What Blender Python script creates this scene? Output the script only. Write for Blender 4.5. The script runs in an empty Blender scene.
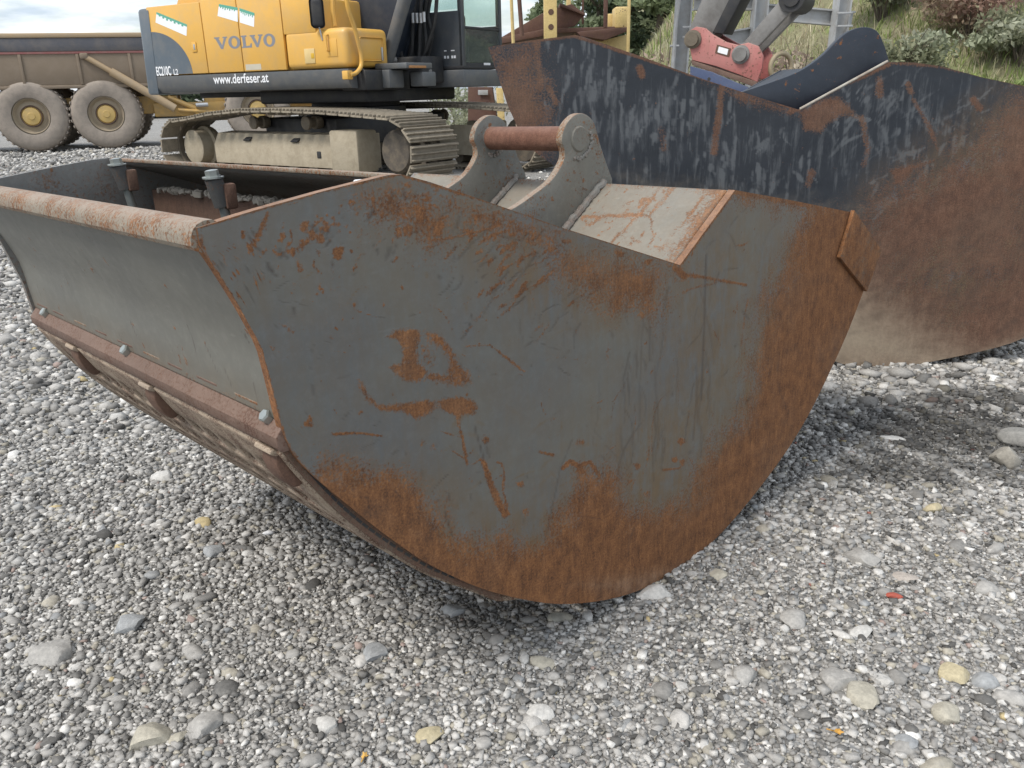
import bpy, bmesh, math, random
import numpy as np
from mathutils import Vector, Matrix
random.seed(7); RNG = np.random.default_rng(11)
R = math.radians
SC = bpy.context.scene
COL = SC.collection

# ------------------------------------------------------------------ camera
F, EYE, ROLL = 830.0, 1.45, 0.025
PITCH = math.atan(297 / F)
_c, _s = math.cos(PITCH), math.sin(PITCH)
_r0, _u0 = np.array([1., 0, 0]), np.array([0, _s, _c])
CAM = np.array([0, 0, EYE]); FW = np.array([0, _c, -_s])
RT = _r0 * math.cos(ROLL) - _u0 * math.sin(ROLL)
UP = _u0 * math.cos(ROLL) + _r0 * math.sin(ROLL)
cd = bpy.data.cameras.new('camera'); cam = bpy.data.objects.new('camera', cd); COL.objects.link(cam)
cd.sensor_width = 36; cd.lens = F / 1024 * 36; cd.clip_end = 2000; cd.clip_start = .05
cam.matrix_world = Matrix(((RT[0], UP[0], -FW[0], 0), (RT[1], UP[1], -FW[1], 0), (RT[2], UP[2], -FW[2], EYE), (0, 0, 0, 1)))
SC.camera = cam

# ------------------------------------------------------------------ sky, sun, exposure
SUN_EL, SUN_AZ = 54.0, -128.0          # azimuth from +Y towards +X (veiled sun, left and behind the viewer)
w = bpy.data.worlds.new('World'); SC.world = w; w.use_nodes = True
wt = w.node_tree; wt.nodes.clear()
def wn(t, **k):
    n = wt.nodes.new(t)
    for a, b in k.items(): setattr(n, a, b)
    return n
sky = wn('ShaderNodeTexSky', sky_type='NISHITA', sun_disc=False)
sky.sun_elevation = R(SUN_EL); sky.sun_rotation = R(SUN_AZ); sky.air_density = 1.2; sky.dust_density = 2.0
bg1 = wn('ShaderNodeBackground'); bg1.inputs[1].default_value = .10
wt.links.new(sky.outputs[0], bg1.inputs[0])
tc = wn('ShaderNodeTexCoord'); sep = wn('ShaderNodeSeparateXYZ'); wt.links.new(tc.outputs['Generated'], sep.inputs[0])
def wm(op, a, b):
    n = wn('ShaderNodeMath', operation=op)
    for i, v in enumerate((a, b)):
        if isinstance(v, (int, float)): n.inputs[i].default_value = v
        else: wt.links.new(v, n.inputs[i])
    return n.outputs[0]
zz = wm('ADD', wm('MAXIMUM', sep.outputs[2], 0.0), .16)
comb = wn('ShaderNodeCombineXYZ')
wt.links.new(wm('DIVIDE', sep.outputs[0], zz), comb.inputs[0]); wt.links.new(wm('DIVIDE', sep.outputs[1], zz), comb.inputs[1])
nz = wn('ShaderNodeTexNoise'); nz.inputs['Scale'].default_value = 1.3; nz.inputs['Detail'].default_value = 7; nz.inputs['Roughness'].default_value = .55
wt.links.new(comb.outputs[0], nz.inputs['Vector'])
mr = wn('ShaderNodeMapRange', interpolation_type='SMOOTHSTEP'); mr.inputs[1].default_value = .36; mr.inputs[2].default_value = .58
mr.inputs[3].default_value = .35; mr.inputs[4].default_value = .97
wt.links.new(nz.outputs[0], mr.inputs[0])
nz2 = wn('ShaderNodeTexNoise'); nz2.inputs['Scale'].default_value = 3.1; nz2.inputs['Detail'].default_value = 6
wt.links.new(comb.outputs[0], nz2.inputs['Vector'])
cr = wn('ShaderNodeValToRGB'); cr.color_ramp.elements[0].color = (.42, .49, .59, 1); cr.color_ramp.elements[1].color = (.84, .86, .88, 1)
cr.color_ramp.elements[0].position = .35; cr.color_ramp.elements[1].position = .66
wt.links.new(nz2.outputs[0], cr.inputs[0])
bg2 = wn('ShaderNodeBackground'); bg2.inputs[1].default_value = .95; wt.links.new(cr.outputs[0], bg2.inputs[0])
mx = wn('ShaderNodeMixShader'); wt.links.new(mr.outputs[0], mx.inputs[0]); wt.links.new(bg1.outputs[0], mx.inputs[1]); wt.links.new(bg2.outputs[0], mx.inputs[2])
wo = wn('ShaderNodeOutputWorld'); wt.links.new(mx.outputs[0], wo.inputs[0])
sl = bpy.data.lights.new('sun', 'SUN'); sl.energy = 1.7; sl.angle = R(16); sl.color = (1, .95, .88)
so = bpy.data.objects.new('sun', sl); COL.objects.link(so)
_az = R(SUN_AZ); _d = Vector((math.sin(_az) * math.cos(R(SUN_EL)), math.cos(_az) * math.cos(R(SUN_EL)), math.sin(R(SUN_EL))))
so.rotation_euler = _d.to_track_quat('Z', 'Y').to_euler(); so.location = (0, 0, 30)
vs = SC.view_settings; vs.view_transform = 'Standard'; vs.look = 'None'; vs.gamma = 1; vs.exposure = 0.85; vs.use_curve_mapping = False

# ------------------------------------------------------------------ measuring helpers
def ray(x, y): return (x - 512) / F * RT - (y - 384) / F * UP + FW
def on_plane(x, y, p0, n):
    r = ray(x, y); return CAM + r * (((p0 - CAM) @ n) / (r @ n))
def on_ground(x, y, z=0.):
    r = ray(x, y); return CAM + r * ((z - EYE) / r[2])
def at(x, y, Y):                       # the point Y metres ahead that was measured at x, y
    r = ray(x, y); return CAM + r * (Y / r[1])
def V(p): return Vector([float(a) for a in p])

# ------------------------------------------------------------------ materials
def newmat(name):
    m = bpy.data.materials.new(name); m.use_nodes = True; nt = m.node_tree; nt.nodes.clear()
    o = nt.nodes.new('ShaderNodeOutputMaterial'); b = nt.nodes.new('ShaderNodeBsdfPrincipled'); nt.links.new(b.outputs[0], o.inputs[0])
    return m, nt, b
class NT:
    def __init__(s, nt): s.nt = nt; s.tc = None
    def n(s, t, **k):
        x = s.nt.nodes.new(t)
        for a, b in k.items(): setattr(x, a, b)
        return x
    def put(s, sock, v):
        if v is None: return
        if isinstance(v, bpy.types.NodeSocket): s.nt.links.new(v, sock)
        elif isinstance(v, (tuple, list)) and sock.type == 'RGBA': sock.default_value = (*v[:3], 1)
        else: sock.default_value = v
    def coord(s, scale=(1, 1, 1), rot=(0, 0, 0), kind='Object'):
        if s.tc is None: s.tc = s.n('ShaderNodeTexCoord')
        mp = s.n('ShaderNodeMapping'); mp.inputs['Scale'].default_value = scale; mp.inputs['Rotation'].default_value = rot
        s.nt.links.new(s.tc.outputs[kind], mp.inputs[0]); return mp.outputs[0]
    def noise(s, scale, detail=6, rough=.6, vec=None, dist=0.):
        x = s.n('ShaderNodeTexNoise'); x.inputs['Scale'].default_value = scale; x.inputs['Detail'].default_value = detail
        x.inputs['Roughness'].default_value = rough; x.inputs['Distortion'].default_value = dist
        s.put(x.inputs['Vector'], vec if vec is not None else s.coord()); return x.outputs[0]
    def vor(s, scale, vec=None, feat='F1'):
        x = s.n('ShaderNodeTexVoronoi', feature=feat); x.inputs['Scale'].default_value = scale
        s.put(x.inputs['Vector'], vec if vec is not None else s.coord()); return x.outputs
    def m(s, op, a, b=None, c=None, clamp=False):
        x = s.n('ShaderNodeMath', operation=op, use_clamp=clamp)
        for i, v in enumerate((a, b, c)): s.put(x.inputs[i], v)
        return x.outputs[0]
    def step(s, v, a, b, lo=0., hi=1.):
        x = s.n('ShaderNodeMapRange', interpolation_type='SMOOTHSTEP')
        for i, q in enumerate((v, a, b, lo, hi)): s.put(x.inputs[i], q)
        return x.outputs[0]
    def mix(s, f, a, b):
        x = s.n('ShaderNodeMix', data_type='RGBA'); s.put(x.inputs[0], f); s.put(x.inputs[6], a); s.put(x.inputs[7], b); return x.outputs[2]
    def ramp(s, v, stops):
        x = s.n('ShaderNodeValToRGB'); e = x.color_ramp.elements
        while len(e) < len(stops): e.new(.5)
        for q, (p, c) in zip(e, stops): q.position = p; q.color = (*c, 1)
        s.put(x.inputs[0], v); return x.outputs[0]
    def attr(s, name, out='Fac'):
        x = s.n('ShaderNodeAttribute', attribute_name=name); return x.outputs[out]
    def bump(s, h, strength=.3, dist=.01):
        x = s.n('ShaderNodeBump'); x.inputs['Strength'].default_value = strength; x.inputs['Distance'].default_value = dist
        s.put(x.inputs['Height'], h); return x.outputs[0]
    def up(s):
        g = s.n('ShaderNodeNewGeometry'); sp = s.n('ShaderNodeSeparateXYZ'); s.nt.links.new(g.outputs['Normal'], sp.inputs[0]); return sp.outputs[2]
RUST = [(.33, (.030, .014, .009)), (.44, (.115, .047, .019)), (.54, (.23, .098, .036)), (.68, (.41, .195, .076))]
RUST_DARK = [(.28, (.040, .026, .020)), (.44, (.098, .055, .038)), (.58, (.155, .088, .060)), (.76, (.25, .16, .115))]
def rusty(name, paint, paint2, bias=0., k=.75, nscale=9., rough=.42, dust=.0, dustcol=(.42, .37, .31), streak=0., scuff=None, rust=RUST, chips=0., tan_area=(.34, .29, .225), spec=.4, fine=1.):
    """worn paint over rusting steel: where it rusts comes from the marks stored on the mesh plus noise"""
    m, nt, b = newmat(name); n = NT(nt)
    A = n.noise(nscale, 8, .68); B = n.noise(nscale * 15, 5, .72); Cn = n.noise(nscale * 2.2, 8, .72)
    val = n.m('ADD', n.m('ADD', n.attr('rust'), bias), n.m('ADD', n.m('MULTIPLY', n.m('SUBTRACT', A, .5), k * 1.5), n.m('MULTIPLY', n.m('SUBTRACT', B, .5), k * 2.4 * fine)))
    mask = n.m('MULTIPLY', n.step(val, .30, .82), .97)
    if chips:
        ch = n.step(n.m('ADD', n.noise(nscale * 4.5, 4, .6), n.m('MULTIPLY', A, .35)), .86 - chips, .93 - chips); mask = n.m('MAXIMUM', mask, n.m('MULTIPLY', ch, .9))
    pc = n.mix(n.step(n.noise(2.1, 4, .55), .35, .65), paint, paint2)
    pc = n.mix(n.m('MULTIPLY', n.step(n.noise(nscale * 5, 6, .75), .42, .72), .30), pc, tuple(x * 1.45 + .012 for x in paint))
    pc = n.mix(n.m('MULTIPLY', n.step(n.noise(1, 5, .7, n.coord((14, 14, 55), (0, .7, 0))), .60, .74), .35), pc, tuple(x * 1.6 + .02 for x in paint))
    if scuff:
        sv = n.m('ADD', n.m('MULTIPLY', n.noise(1, 5, .66, n.coord((34, 34, 4.5), (0, .12, 0))), .75), n.m('MULTIPLY', n.noise(5.5, 5, .65), .28))
        pc = n.mix(n.m('MULTIPLY', n.step(n.m('ADD', sv, n.m('MULTIPLY', n.attr('scuff'), .14)), .59, .80), .80), pc, scuff)
    if streak:
        pc = n.mix(n.m('MULTIPLY', n.step(n.noise(1, 4, .6, n.coord((26, 26, 1.4))), .5, .75), streak), pc, (.20, .15, .10))
    wv = n.m('ADD', n.m('MULTIPLY', n.noise(nscale * 1.3, 8, .74), .6), n.m('MULTIPLY', n.noise(1, 5, .7, n.coord((40, 40, 5))), .4))
    wash = n.m('MULTIPLY', n.attr('wash'), n.step(wv, .34, .60), clamp=True)
    pc = n.mix(wash, pc, n.mix(n.noise(nscale * 3, 6, .7), (.105, .074, .040), (.185, .115, .052)))
    rc = n.ramp(n.m('ADD', n.m('MULTIPLY', Cn, .36), n.m('ADD', n.m('MULTIPLY', n.noise(nscale * 20, 4, .75), .42), n.m('MULTIPLY', n.noise(1, 4, .65, n.coord((95, 95, 16))), .22))), rust)
    rc = n.mix(n.m('MULTIPLY', n.step(n.noise(1.7, 6, .68), .42, .68), .25), rc, n.mix(n.noise(nscale * 6, 5, .7), (.105, .075, .052), (.225, .17, .12)))
    col = n.mix(mask, pc, rc)
    md = n.step(n.m('ADD', n.attr('mud'), n.m('MULTIPLY', n.m('SUBTRACT', Cn, .5), .5)), .15, .95)
    col = n.mix(n.m('MULTIPLY', md, .85), col, n.mix(n.noise(60, 5, .7), tuple(x * .75 for x in tan_area), tuple(x * 1.2 for x in tan_area)))
    if dust:
        col = n.mix(n.m('MULTIPLY', n.step(n.m('MULTIPLY', n.up(), n.noise(6, 6, .7)), .15, .6), dust), col, dustcol)
    dk = n.attr('scratch')
    col = n.mix(n.m('MULTIPLY', dk, .8, clamp=True), col, (.045, .032, .026))
    n.put(b.inputs['Base Color'], col)
    n.put(b.inputs['Roughness'], n.m('ADD', n.m('MULTIPLY', n.m('MAXIMUM', mask, md), .9 - rough), n.m('ADD', rough - .06, n.m('MULTIPLY', A, .14)), clamp=True))
    b.inputs['Specular IOR Level'].default_value = spec
    dent = n.bump(n.noise(2.6, 3, .5), .5, .03)
    h = n.m('ADD', n.m('MULTIPLY', mask, n.m('MULTIPLY', n.noise(nscale * 14, 4, .7), .9)), n.m('MULTIPLY', n.noise(4.5, 2, .5), 1.6))
    bn = n.n('ShaderNodeBump'); bn.inputs['Strength'].default_value = .35; bn.inputs['Distance'].default_value = .006; n.put(bn.inputs['Height'], n.m('SUBTRACT', h, n.m('MULTIPLY', dk, .5))); n.put(bn.inputs['Normal'], dent)
    n.put(b.inputs['Normal'], bn.outputs[0])
    return m
def plain(name, col, rough=.5, var=.15, scale=8., metal=0., dirt=None, dirtamt=0., dirtscale=3., bump=0., updust=0.):
    m, nt, b = newmat(name); n = NT(nt)
    c1 = tuple(x * (1 - var) for x in col); c2 = tuple(min(1, x * (1 + var)) for x in col)
    c = n.mix(n.noise(scale, 5, .6), c1, c2)
    if dirt: c = n.mix(n.m('MULTIPLY', n.step(n.noise(dirtscale, 8, .7), .38, .68), dirtamt), c, dirt)
    if updust and bump:
        oi = n.n('ShaderNodeObjectInfo'); c = n.mix(n.m('MULTIPLY', oi.outputs['Random'], .55), c, tuple(x * .5 for x in col))
    if updust: c = n.mix(n.m('MULTIPLY', n.step(n.up(), .1, .9), updust), c, dirt or (.33, .29, .23))
    n.put(b.inputs['Base Color'], c); b.inputs['Roughness'].default_value = rough; b.inputs['Metallic'].default_value = metal
    if bump: n.put(b.inputs['Normal'], n.bump(n.noise(scale * 4, 6, .7), bump, .02))
    return m
M = {}
GREY1, GREY2 = (.116, .122, .122), (.138, .136, .118)
M['plate'] = rusty('plate_paint', GREY1, GREY2, 0, .95, 9, .40, chips=.02)
M['panel'] = rusty('panel_paint', (.142, .140, .122), (.122, .122, .110), -.1, .8, 7, .5, dust=.0, chips=.015)
M['sheet'] = rusty('sheet_paint', (.195, .188, .16), (.16, .16, .145), .07, 1.05, 10, .6, dust=.30, dustcol=(.30, .25, .195), chips=.07)
M['ear'] = rusty('ear_paint', (.175, .165, .138), (.135, .135, .122), .20, 1.15, 9, .6, dust=.5, dustcol=(.33, .29, .24), chips=.07)
M['bar'] = rusty('bar_rust', (.23, .195, .15), (.21, .185, .145), .48, 1.2, 11, .7, dust=.45, dustcol=(.36, .27, .215))
M['edgebar'] = rusty('edge_bar_rust', (.155, .10, .075), (.13, .085, .065), .36, 1.2, 11, .7, dust=.15, dustcol=(.28, .2, .155), rust=[(.3, (.035, .02, .015)), (.46, (.10, .052, .036)), (.6, (.16, .088, .062)), (.78, (.25, .16, .12))])
M['rust'] = rusty('brown_rust', (.1, .06, .045), (.12, .07, .05), .75, .6, 12, .8, rust=RUST_DARK)
M['pin'] = rusty('pin_rust', (.12, .06, .05), (.12, .06, .05), 1.0, .5, 14, .7, dust=.3, dustcol=(.3, .2, .17), rust=[(.32, (.055, .026, .018)), (.5, (.145, .066, .042)), (.66, (.25, .13, .085))])
M['sieve'] = rusty('sieve_rust', (.34, .27, .20), (.29, .235, .18), .30, 1.1, 16, .75, rust=RUST_DARK)
M['inside'] = rusty('inside_paint', (.18, .178, .165), (.15, .15, .142), .32, .75, 6, .5, chips=.03)
M['black_plate'] = rusty('black_plate_paint', (.014, .018, .025), (.021, .025, .032), -.02, .85, 7, .38, scuff=(.10, .108, .116), chips=.01, rust=[(.32, (.030, .018, .013)), (.44, (.085, .043, .028)), (.55, (.140, .072, .045)), (.72, (.22, .135, .095))], spec=.45, tan_area=(.36, .30, .22))
M['black'] = rusty('black_paint', (.017, .023, .034), (.025, .03, .04), -.05, .8, 6, .38, chips=.03)
M['tube'] = rusty('tube_grime', (.075, .078, .075), (.06, .06, .058), .25, 1.1, 14, .6, rust=RUST_DARK)
M['zinc'] = plain('zinc_bolt', (.36, .385, .365), .35, .2, 40, .7)
M['weld'] = plain('weld_grey', (.26, .25, .225), .6, .3, 60, .2, (.2, .1, .06), .5, 30, .5)
M['yellow'] = plain('machine_yellow', (.68, .385, .075), .40, .08, 3, 0, (.46, .33, .18), .38, 2.6)
M['yellow_dirty'] = plain('dirty_yellow', (.50, .31, .09), .55, .2, 4, 0, (.25, .2, .14), .6, 3)
M['slate'] = plain('slate_grey_paint', (.088, .112, .135), .42, .1, 3, 0, (.22, .2, .17), .3, 4)
M['slate2'] = plain('deck_grey_paint', (.10, .107, .112), .45, .15, 4, 0, (.2, .18, .15), .35, 6)
M['darkpaint'] = plain('boom_dark_paint', (.022, .030, .045), .42, .2, 4, 0, (.09, .09, .085), .35, 5)
M['cabgrey'] = plain('cab_dark_grey', (.055, .062, .070), .45, .15, 3, 0, (.12, .115, .1), .35, 4)
M['blackgap'] = plain('dark_steel', (.018, .019, .022), .6, .3, 6, 0, (.06, .055, .045), .5, 5)
M['hose'] = plain('black_rubber', (.016, .017, .018), .5, .2, 20, 0, (.07, .065, .06), .4, 9)
M['track'] = plain('muddy_track', (.33, .285, .215), .85, .25, 9, 0, (.12, .095, .065), .55, 12, .4, .35)
M['trackdark'] = plain('track_chain', (.13, .108, .08), .8, .3, 9, 0, (.2, .165, .115), .5, 10, .3)
M['mudframe'] = plain('muddy_frame', (.37, .32, .235), .85, .14, 6, 0, (.22, .18, .12), .45, 7, .35)
M['white'] = plain('white_print', (.78, .79, .80), .5, .03, 10)
M['letter'] = plain('grey_print', (.20, .21, .235), .5, .05, 10)
M['green'] = plain('green_print', (.10, .36, .26), .5, .05, 10)
M['silver'] = plain('silver_steel', (.45, .46, .47), .35, .15, 20, .6)
M['rod'] = plain('grey_paint_arm', (.20, .195, .185), .5, .2, 6, 0, (.08, .07, .06), .5, 7)
M['red'] = rusty('coupler_red', (.36, .115, .105), (.42, .185, .165), .04, 1.0, 8, .6, chips=.08, rust=RUST_DARK, dust=.3, streak=.5)
M['blue'] = rusty('blue_paint', (.045, .065, .13), (.06, .08, .14), .0, .8, 8, .5, chips=.05, dust=.2)
M['galv'] = plain('light_grey_steel', (.40, .41, .41), .5, .14, 5, .1, (.27, .24, .2), .4, 8)
M['tyre'] = plain('dusty_tyre', (.31, .265, .22), .9, .12, 4, 0, (.17, .15, .13), .5, 5, .25)
M['truckdust'] = plain('truck_dusty_body', (.195, .150, .105), .75, .16, 1.2, 0, (.25, .20, .15), .5, 1.6)
M['truckband'] = plain('truck_dark_band', (.085, .087, .10), .6, .2, 3, 0, (.2, .17, .14), .45, 2)
M['truckrail'] = plain('truck_dusty_rail', (.40, .29, .17), .7, .15, 3, 0, (.30, .25, .19), .5, 3)
M['truckred'] = plain('truck_red_line', (.33, .12, .11), .6, .15, 3, 0, (.3, .24, .2), .4, 3)
M['scr_yellow'] = rusty('screen_yellow', (.62, .47, .21), (.56, .42, .17), -.06, .9, 5, .6, chips=.05, rust=RUST_DARK)
M['scr_rust'] = rusty('screen_rust', (.12, .06, .05), (.1, .055, .05), .6, .7, 6, .8, rust=RUST_DARK, dust=.35, dustcol=(.3, .24, .2))
def glassmat():
    m, nt, b = newmat('tinted_glass')
    b.inputs['Base Color'].default_value = (.80, .91, .88, 1); b.inputs['Roughness'].default_value = .02
    b.inputs['Transmission Weight'].default_value = .95; b.inputs['IOR'].default_value = 1.45; return m
M['glass'] = glassmat()

# ------------------------------------------------------------------ mesh helpers
class G:
    def __init__(s): s.bm = bmesh.new()
    def box(s, c, size, bev=0., rot=None, seg=2):
        t = bmesh.new(); bmesh.ops.create_cube(t, size=1.)
        for v in t.verts: v.co = Vector((v.co.x * size[0], v.co.y * size[1], v.co.z * size[2]))
        if bev: bmesh.ops.bevel(t, geom=list(t.edges), offset=bev, segments=seg, affect='EDGES', profile=.5)
        mt = Matrix.Translation(V(c))
        if rot is not None: mt = mt @ rot.to_4x4()
        return s._add(t, mt)
    def _add(s, t, mt=None):
        if mt is not None: bmesh.ops.transform(t, matrix=mt, verts=t.verts)
        me = bpy.data.meshes.new('tmp'); t.to_mesh(me); t.free(); s.bm.from_mesh(me); bpy.data.meshes.remove(me); return s
    def prism(s, pts, vec, bev=0.):
        """closed outline (3-D points, in one plane) pushed along vec"""
        t = bmesh.new(); vec = V(vec)
        a = [t.verts.new(V(p)) for p in pts]; b = [t.verts.new(V(p) + vec) for p in pts]
        f1 = t.faces.new(a); f2 = t.faces.new(b[::-1])
        for i in range(len(a)): t.faces.new((a[i], b[i], b[i - 1], a[i - 1]))
        bmesh.ops.recalc_face_normals(t, faces=t.faces)
        if bev:
            ed = [e for e in t.edges if all(f in (f1, f2) or len(f.verts) == 4 for f in e.link_faces) and (f1 in e.link_faces or f2 in e.link_faces)]
            bmesh.ops.bevel(t, geom=ed, offset=bev, segments=2, affect='EDGES', profile=.5)
        return s._add(t)
    def cyl(s, p0, p1, r, n=16, r2=None, caps=True):
        return s.lathe([(0, 0), (r, 0), (r if r2 is None else r2, 1), (0, 1)] if caps else [(r, 0), (r if r2 is None else r2, 1)], p0, V(p1) - V(p0), n)
    def lathe(s, prof, p0, ax, n=24):
        ax = V(ax); L = ax.length; z = ax.normalized(); x = z.orthogonal().normalized(); y = z.cross(x); p0 = V(p0)
        rings = []
        for r, h in prof:
            if r < 1e-6: rings.append([s.bm.verts.new(p0 + z * h * L)])
            else: rings.append([s.bm.verts.new(p0 + z * h * L + (x * math.cos(2 * math.pi * i / n) + y * math.sin(2 * math.pi * i / n)) * r) for i in range(n)])
        for a, b in zip(rings, rings[1:]):
            for i in range(n):
                j = (i + 1) % n
                if len(a) == 1 and len(b) == 1: continue
                if len(a) == 1: s.bm.faces.new((a[0], b[j], b[i]))
                elif len(b) == 1: s.bm.faces.new((a[i], a[j], b[0]))
                else: s.bm.faces.new((a[i], a[j], b[j], b[i]))
        return s
    def tube(s, pts, r, n=8):
        pts = [V(p) for p in pts]; up = None; rings = []
        for i, p in enumerate(pts):
            d = (pts[min(i + 1, len(pts) - 1)] - pts[max(i - 1, 0)]).normalized()
            x = d.orthogonal().normalized() if up is None else (up - d * up.dot(d)).normalized()
            up = x; y = d.cross(x); rr = r[i] if isinstance(r, (list, tuple)) else r
            rings.append([s.bm.verts.new(p + (x * math.cos(2 * math.pi * k / n) + y * math.sin(2 * math.pi * k / n)) * rr) for k in range(n)])
        for a, b in zip(rings, rings[1:]):
            for k in range(n): s.bm.faces.new((a[k], a[(k + 1) % n], b[(k + 1) % n], b[k]))
        s.bm.faces.new(rings[0][::-1]); s.bm.faces.new(rings[-1]); return s
    def faces(s, vs, fs):
        b = [s.bm.verts.new(V(v)) for v in vs]
        for f in fs: s.bm.faces.new([b[i] for i in f])
        return s
    def out(s, name, mat, parent=None, ang=38):
        bmesh.ops.recalc_face_normals(s.bm, faces=s.bm.faces)
        me = bpy.data.meshes.new(name); s.bm.to_mesh(me); s.bm.free()
        return link(name, me, mat, parent, ang)
def link(name, me, mat, parent=None, ang=38):
    o = bpy.data.objects.new(name, me); COL.objects.link(o)
    if isinstance(mat, str): mat = M[mat]
    if mat: me.materials.append(mat)
    if ang:
        me.shade_smooth(); me.set_sharp_from_angle(angle=R(ang))
    o.parent = parent; return o
def arrays(name, verts, faces, mat, parent=None, ang=38, attrs=None, cols=None):
    """mesh from numpy: verts (n,3), faces (m,k)"""
    me = bpy.data.meshes.new(name); verts = np.asarray(verts, np.float32); faces = np.asarray(faces, np.int32); k = faces.shape[1]
    me.vertices.add(len(verts)); me.vertices.foreach_set('co', verts.ravel())
    me.loops.add(faces.size); me.loops.foreach_set('vertex_index', faces.ravel())
    me.polygons.add(len(faces)); me.polygons.foreach_set('loop_start', np.arange(0, faces.size, k, dtype=np.int32)); me.polygons.foreach_set('loop_total', np.full(len(faces), k, np.int32))
    me.update(calc_edges=True); me.validate()
    for a, v in (attrs or {}).items(): me.attributes.new(a, 'FLOAT', 'POINT').data.foreach_set('value', np.asarray(v, np.float32))
    if cols is not None:
        c = np.ones((len(verts), 4), np.float32); c[:, :3] = cols; me.attributes.new('tint', 'FLOAT_COLOR', 'POINT').data.foreach_set('color', c.ravel())
    return link(name, me, mat, parent, ang)
def empty(name, loc=(0, 0, 0), rz=0., label=None, cat=None, group=None, mat=None):
    o = bpy.data.objects.new(name, None); COL.objects.link(o); o.empty_display_size = .2
    if mat is not None: o.matrix_world = mat
    else: o.location = V(loc); o.rotation_euler = (0, 0, rz)
    return tag(o, label, cat, group)
def tag(o, label=None, cat=None, group=None, kind=None):
    for k, v in (('label', label), ('category', cat), ('group', group), ('kind', kind)):
        if v: o[k] = v
    return o
def dup(o, parent, loc=None, rot=None):
    c = o.copy(); COL.objects.link(c); c.parent = parent
    if loc is not None: c.location = loc
    if rot is not None: c.rotation_euler = rot
    return c
def smooth01(t): t = np.clip(t, 0, 1); return t * t * (3 - 2 * t)
def catmull(p, n=8):
    p = np.array(p, float); q = np.vstack([2 * p[0] - p[1], p, 2 * p[-1] - p[-2]]); out = []
    for i in range(1, len(q) - 2):
        for t in np.linspace(0, 1, n, endpoint=False):
            a, b, c, d = q[i - 1], q[i], q[i + 1], q[i + 2]
            out.append(.5 * (2 * b + (c - a) * t + (2 * a - 5 * b + 4 * c - d) * t * t + (3 * b - a - 3 * c + d) * t ** 3))
    out.append(p[-1]); return np.array(out)

# ------------------------------------------------------------------ ground
EXO, EXYAW = np.array([-2.115, 12.471, .331]), -.535
def gz(x, y):
    x = np.asarray(x, float); y = np.asarray(y, float)
    d = np.hypot(x + 1.3, y - 12.0)
    z = .331 * (1 - smooth01((d - 4.2) / 3.3))
    near = smooth01((np.hypot(x, y) - 5.5) / 4.0)
    z = z + near * (.020 * np.sin(x * .9 + 1.3) * np.sin(y * .7) + .012 * np.sin(x * 2.3 + y * 1.9))
    return z
def hill(x, y):
    x = np.asarray(x, float); y = np.asarray(y, float)
    toe = 15.0 - .10 * (x - 2) + .5 * np.sin(x * .6)
    t = (y - toe)
    side = smooth01((x - (y - 15) * .12) / 9.0)
    return side * (np.clip(t, 0, None) * .50 - np.clip(t - 16, 0, None) * .35 + .25 * np.sin(x * 1.1 + y * .5) * smooth01(t / 3))
def gravel_ground():
    m, nt, b = newmat('gravel_bed'); n = NT(nt)
    v1 = n.vor(95)[1]; v2 = n.vor(34)[1]
    sx = n.n('ShaderNodeSeparateColor'); n.put(sx.inputs[0], v1); sy = n.n('ShaderNodeSeparateColor'); n.put(sy.inputs[0], v2)
    f = n.m('ADD', n.m('MULTIPLY', sx.outputs[0], .6), n.m('MULTIPLY', sy.outputs[1], .4))
    c = n.ramp(f, [(.05, (.18, .172, .158)), (.45, (.29, .28, .262)), (.75, (.38, .37, .35)), (.97, (.54, .53, .51))])
    c = n.mix(n.m('MULTIPLY', n.step(n.noise(1.1, 7, .65), .42, .62), .3), c, (.20, .19, .17))
    n.put(b.inputs['Base Color'], c); b.inputs['Roughness'].default_value = .9
    h = n.m('ADD', n.vor(60)[0], n.m('MULTIPLY', n.vor(22)[0], .8))
    n.put(b.inputs['Normal'], n.bump(h, .9, .02)); return m
M['gravel_bed'] = gravel_ground()
def sheet_ground():
    xs = np.unique(np.concatenate([np.linspace(-400, -24, 14), np.linspace(-24, 24, 121), np.linspace(24, 400, 14)]))
    ys = np.unique(np.concatenate([np.linspace(-60, -3, 10), np.linspace(-3, 34, 110), np.linspace(34, 600, 16)]))
    X, Y = np.meshgrid(xs, ys); Z = gz(X, Y); nx, ny = len(xs), len(ys)
    i = np.arange(nx * ny).reshape(ny, nx); f = np.stack([i[:-1, :-1], i[:-1, 1:], i[1:, 1:], i[1:, :-1]], -1).reshape(-1, 4)
    tag(arrays('ground', np.stack([X, Y, Z], -1).reshape(-1, 3), f, 'gravel_bed', ang=0), 'grey gravel yard under the machines and buckets', 'ground', kind='structure')
sheet_ground()
def ico(sub):
    t = bmesh.new(); bmesh.ops.create_icosphere(t, subdivisions=sub, radius=1.); t.verts.ensure_lookup_table()
    v = np.array([x.co[:] for x in t.verts]); f = np.array([[x.index for x in q.verts] for q in t.faces]); t.free(); return v, f
ICO1, ICO2, ICO3 = ico(1), ico(2), ico(3)
CUB = (np.array([[-1, -1, -1], [1, -1, -1], [1, 1, -1], [-1, 1, -1], [-1, -1, 1], [1, -1, 1], [1, 1, 1], [-1, 1, 1.]]) * .68, np.array([[0, 2, 1], [0, 3, 2], [4, 5, 6], [4, 6, 7], [0, 1, 5], [0, 5, 4], [1, 2, 6], [1, 6, 5], [2, 3, 7], [2, 7, 6], [3, 0, 4], [3, 4, 7]]))
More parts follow.
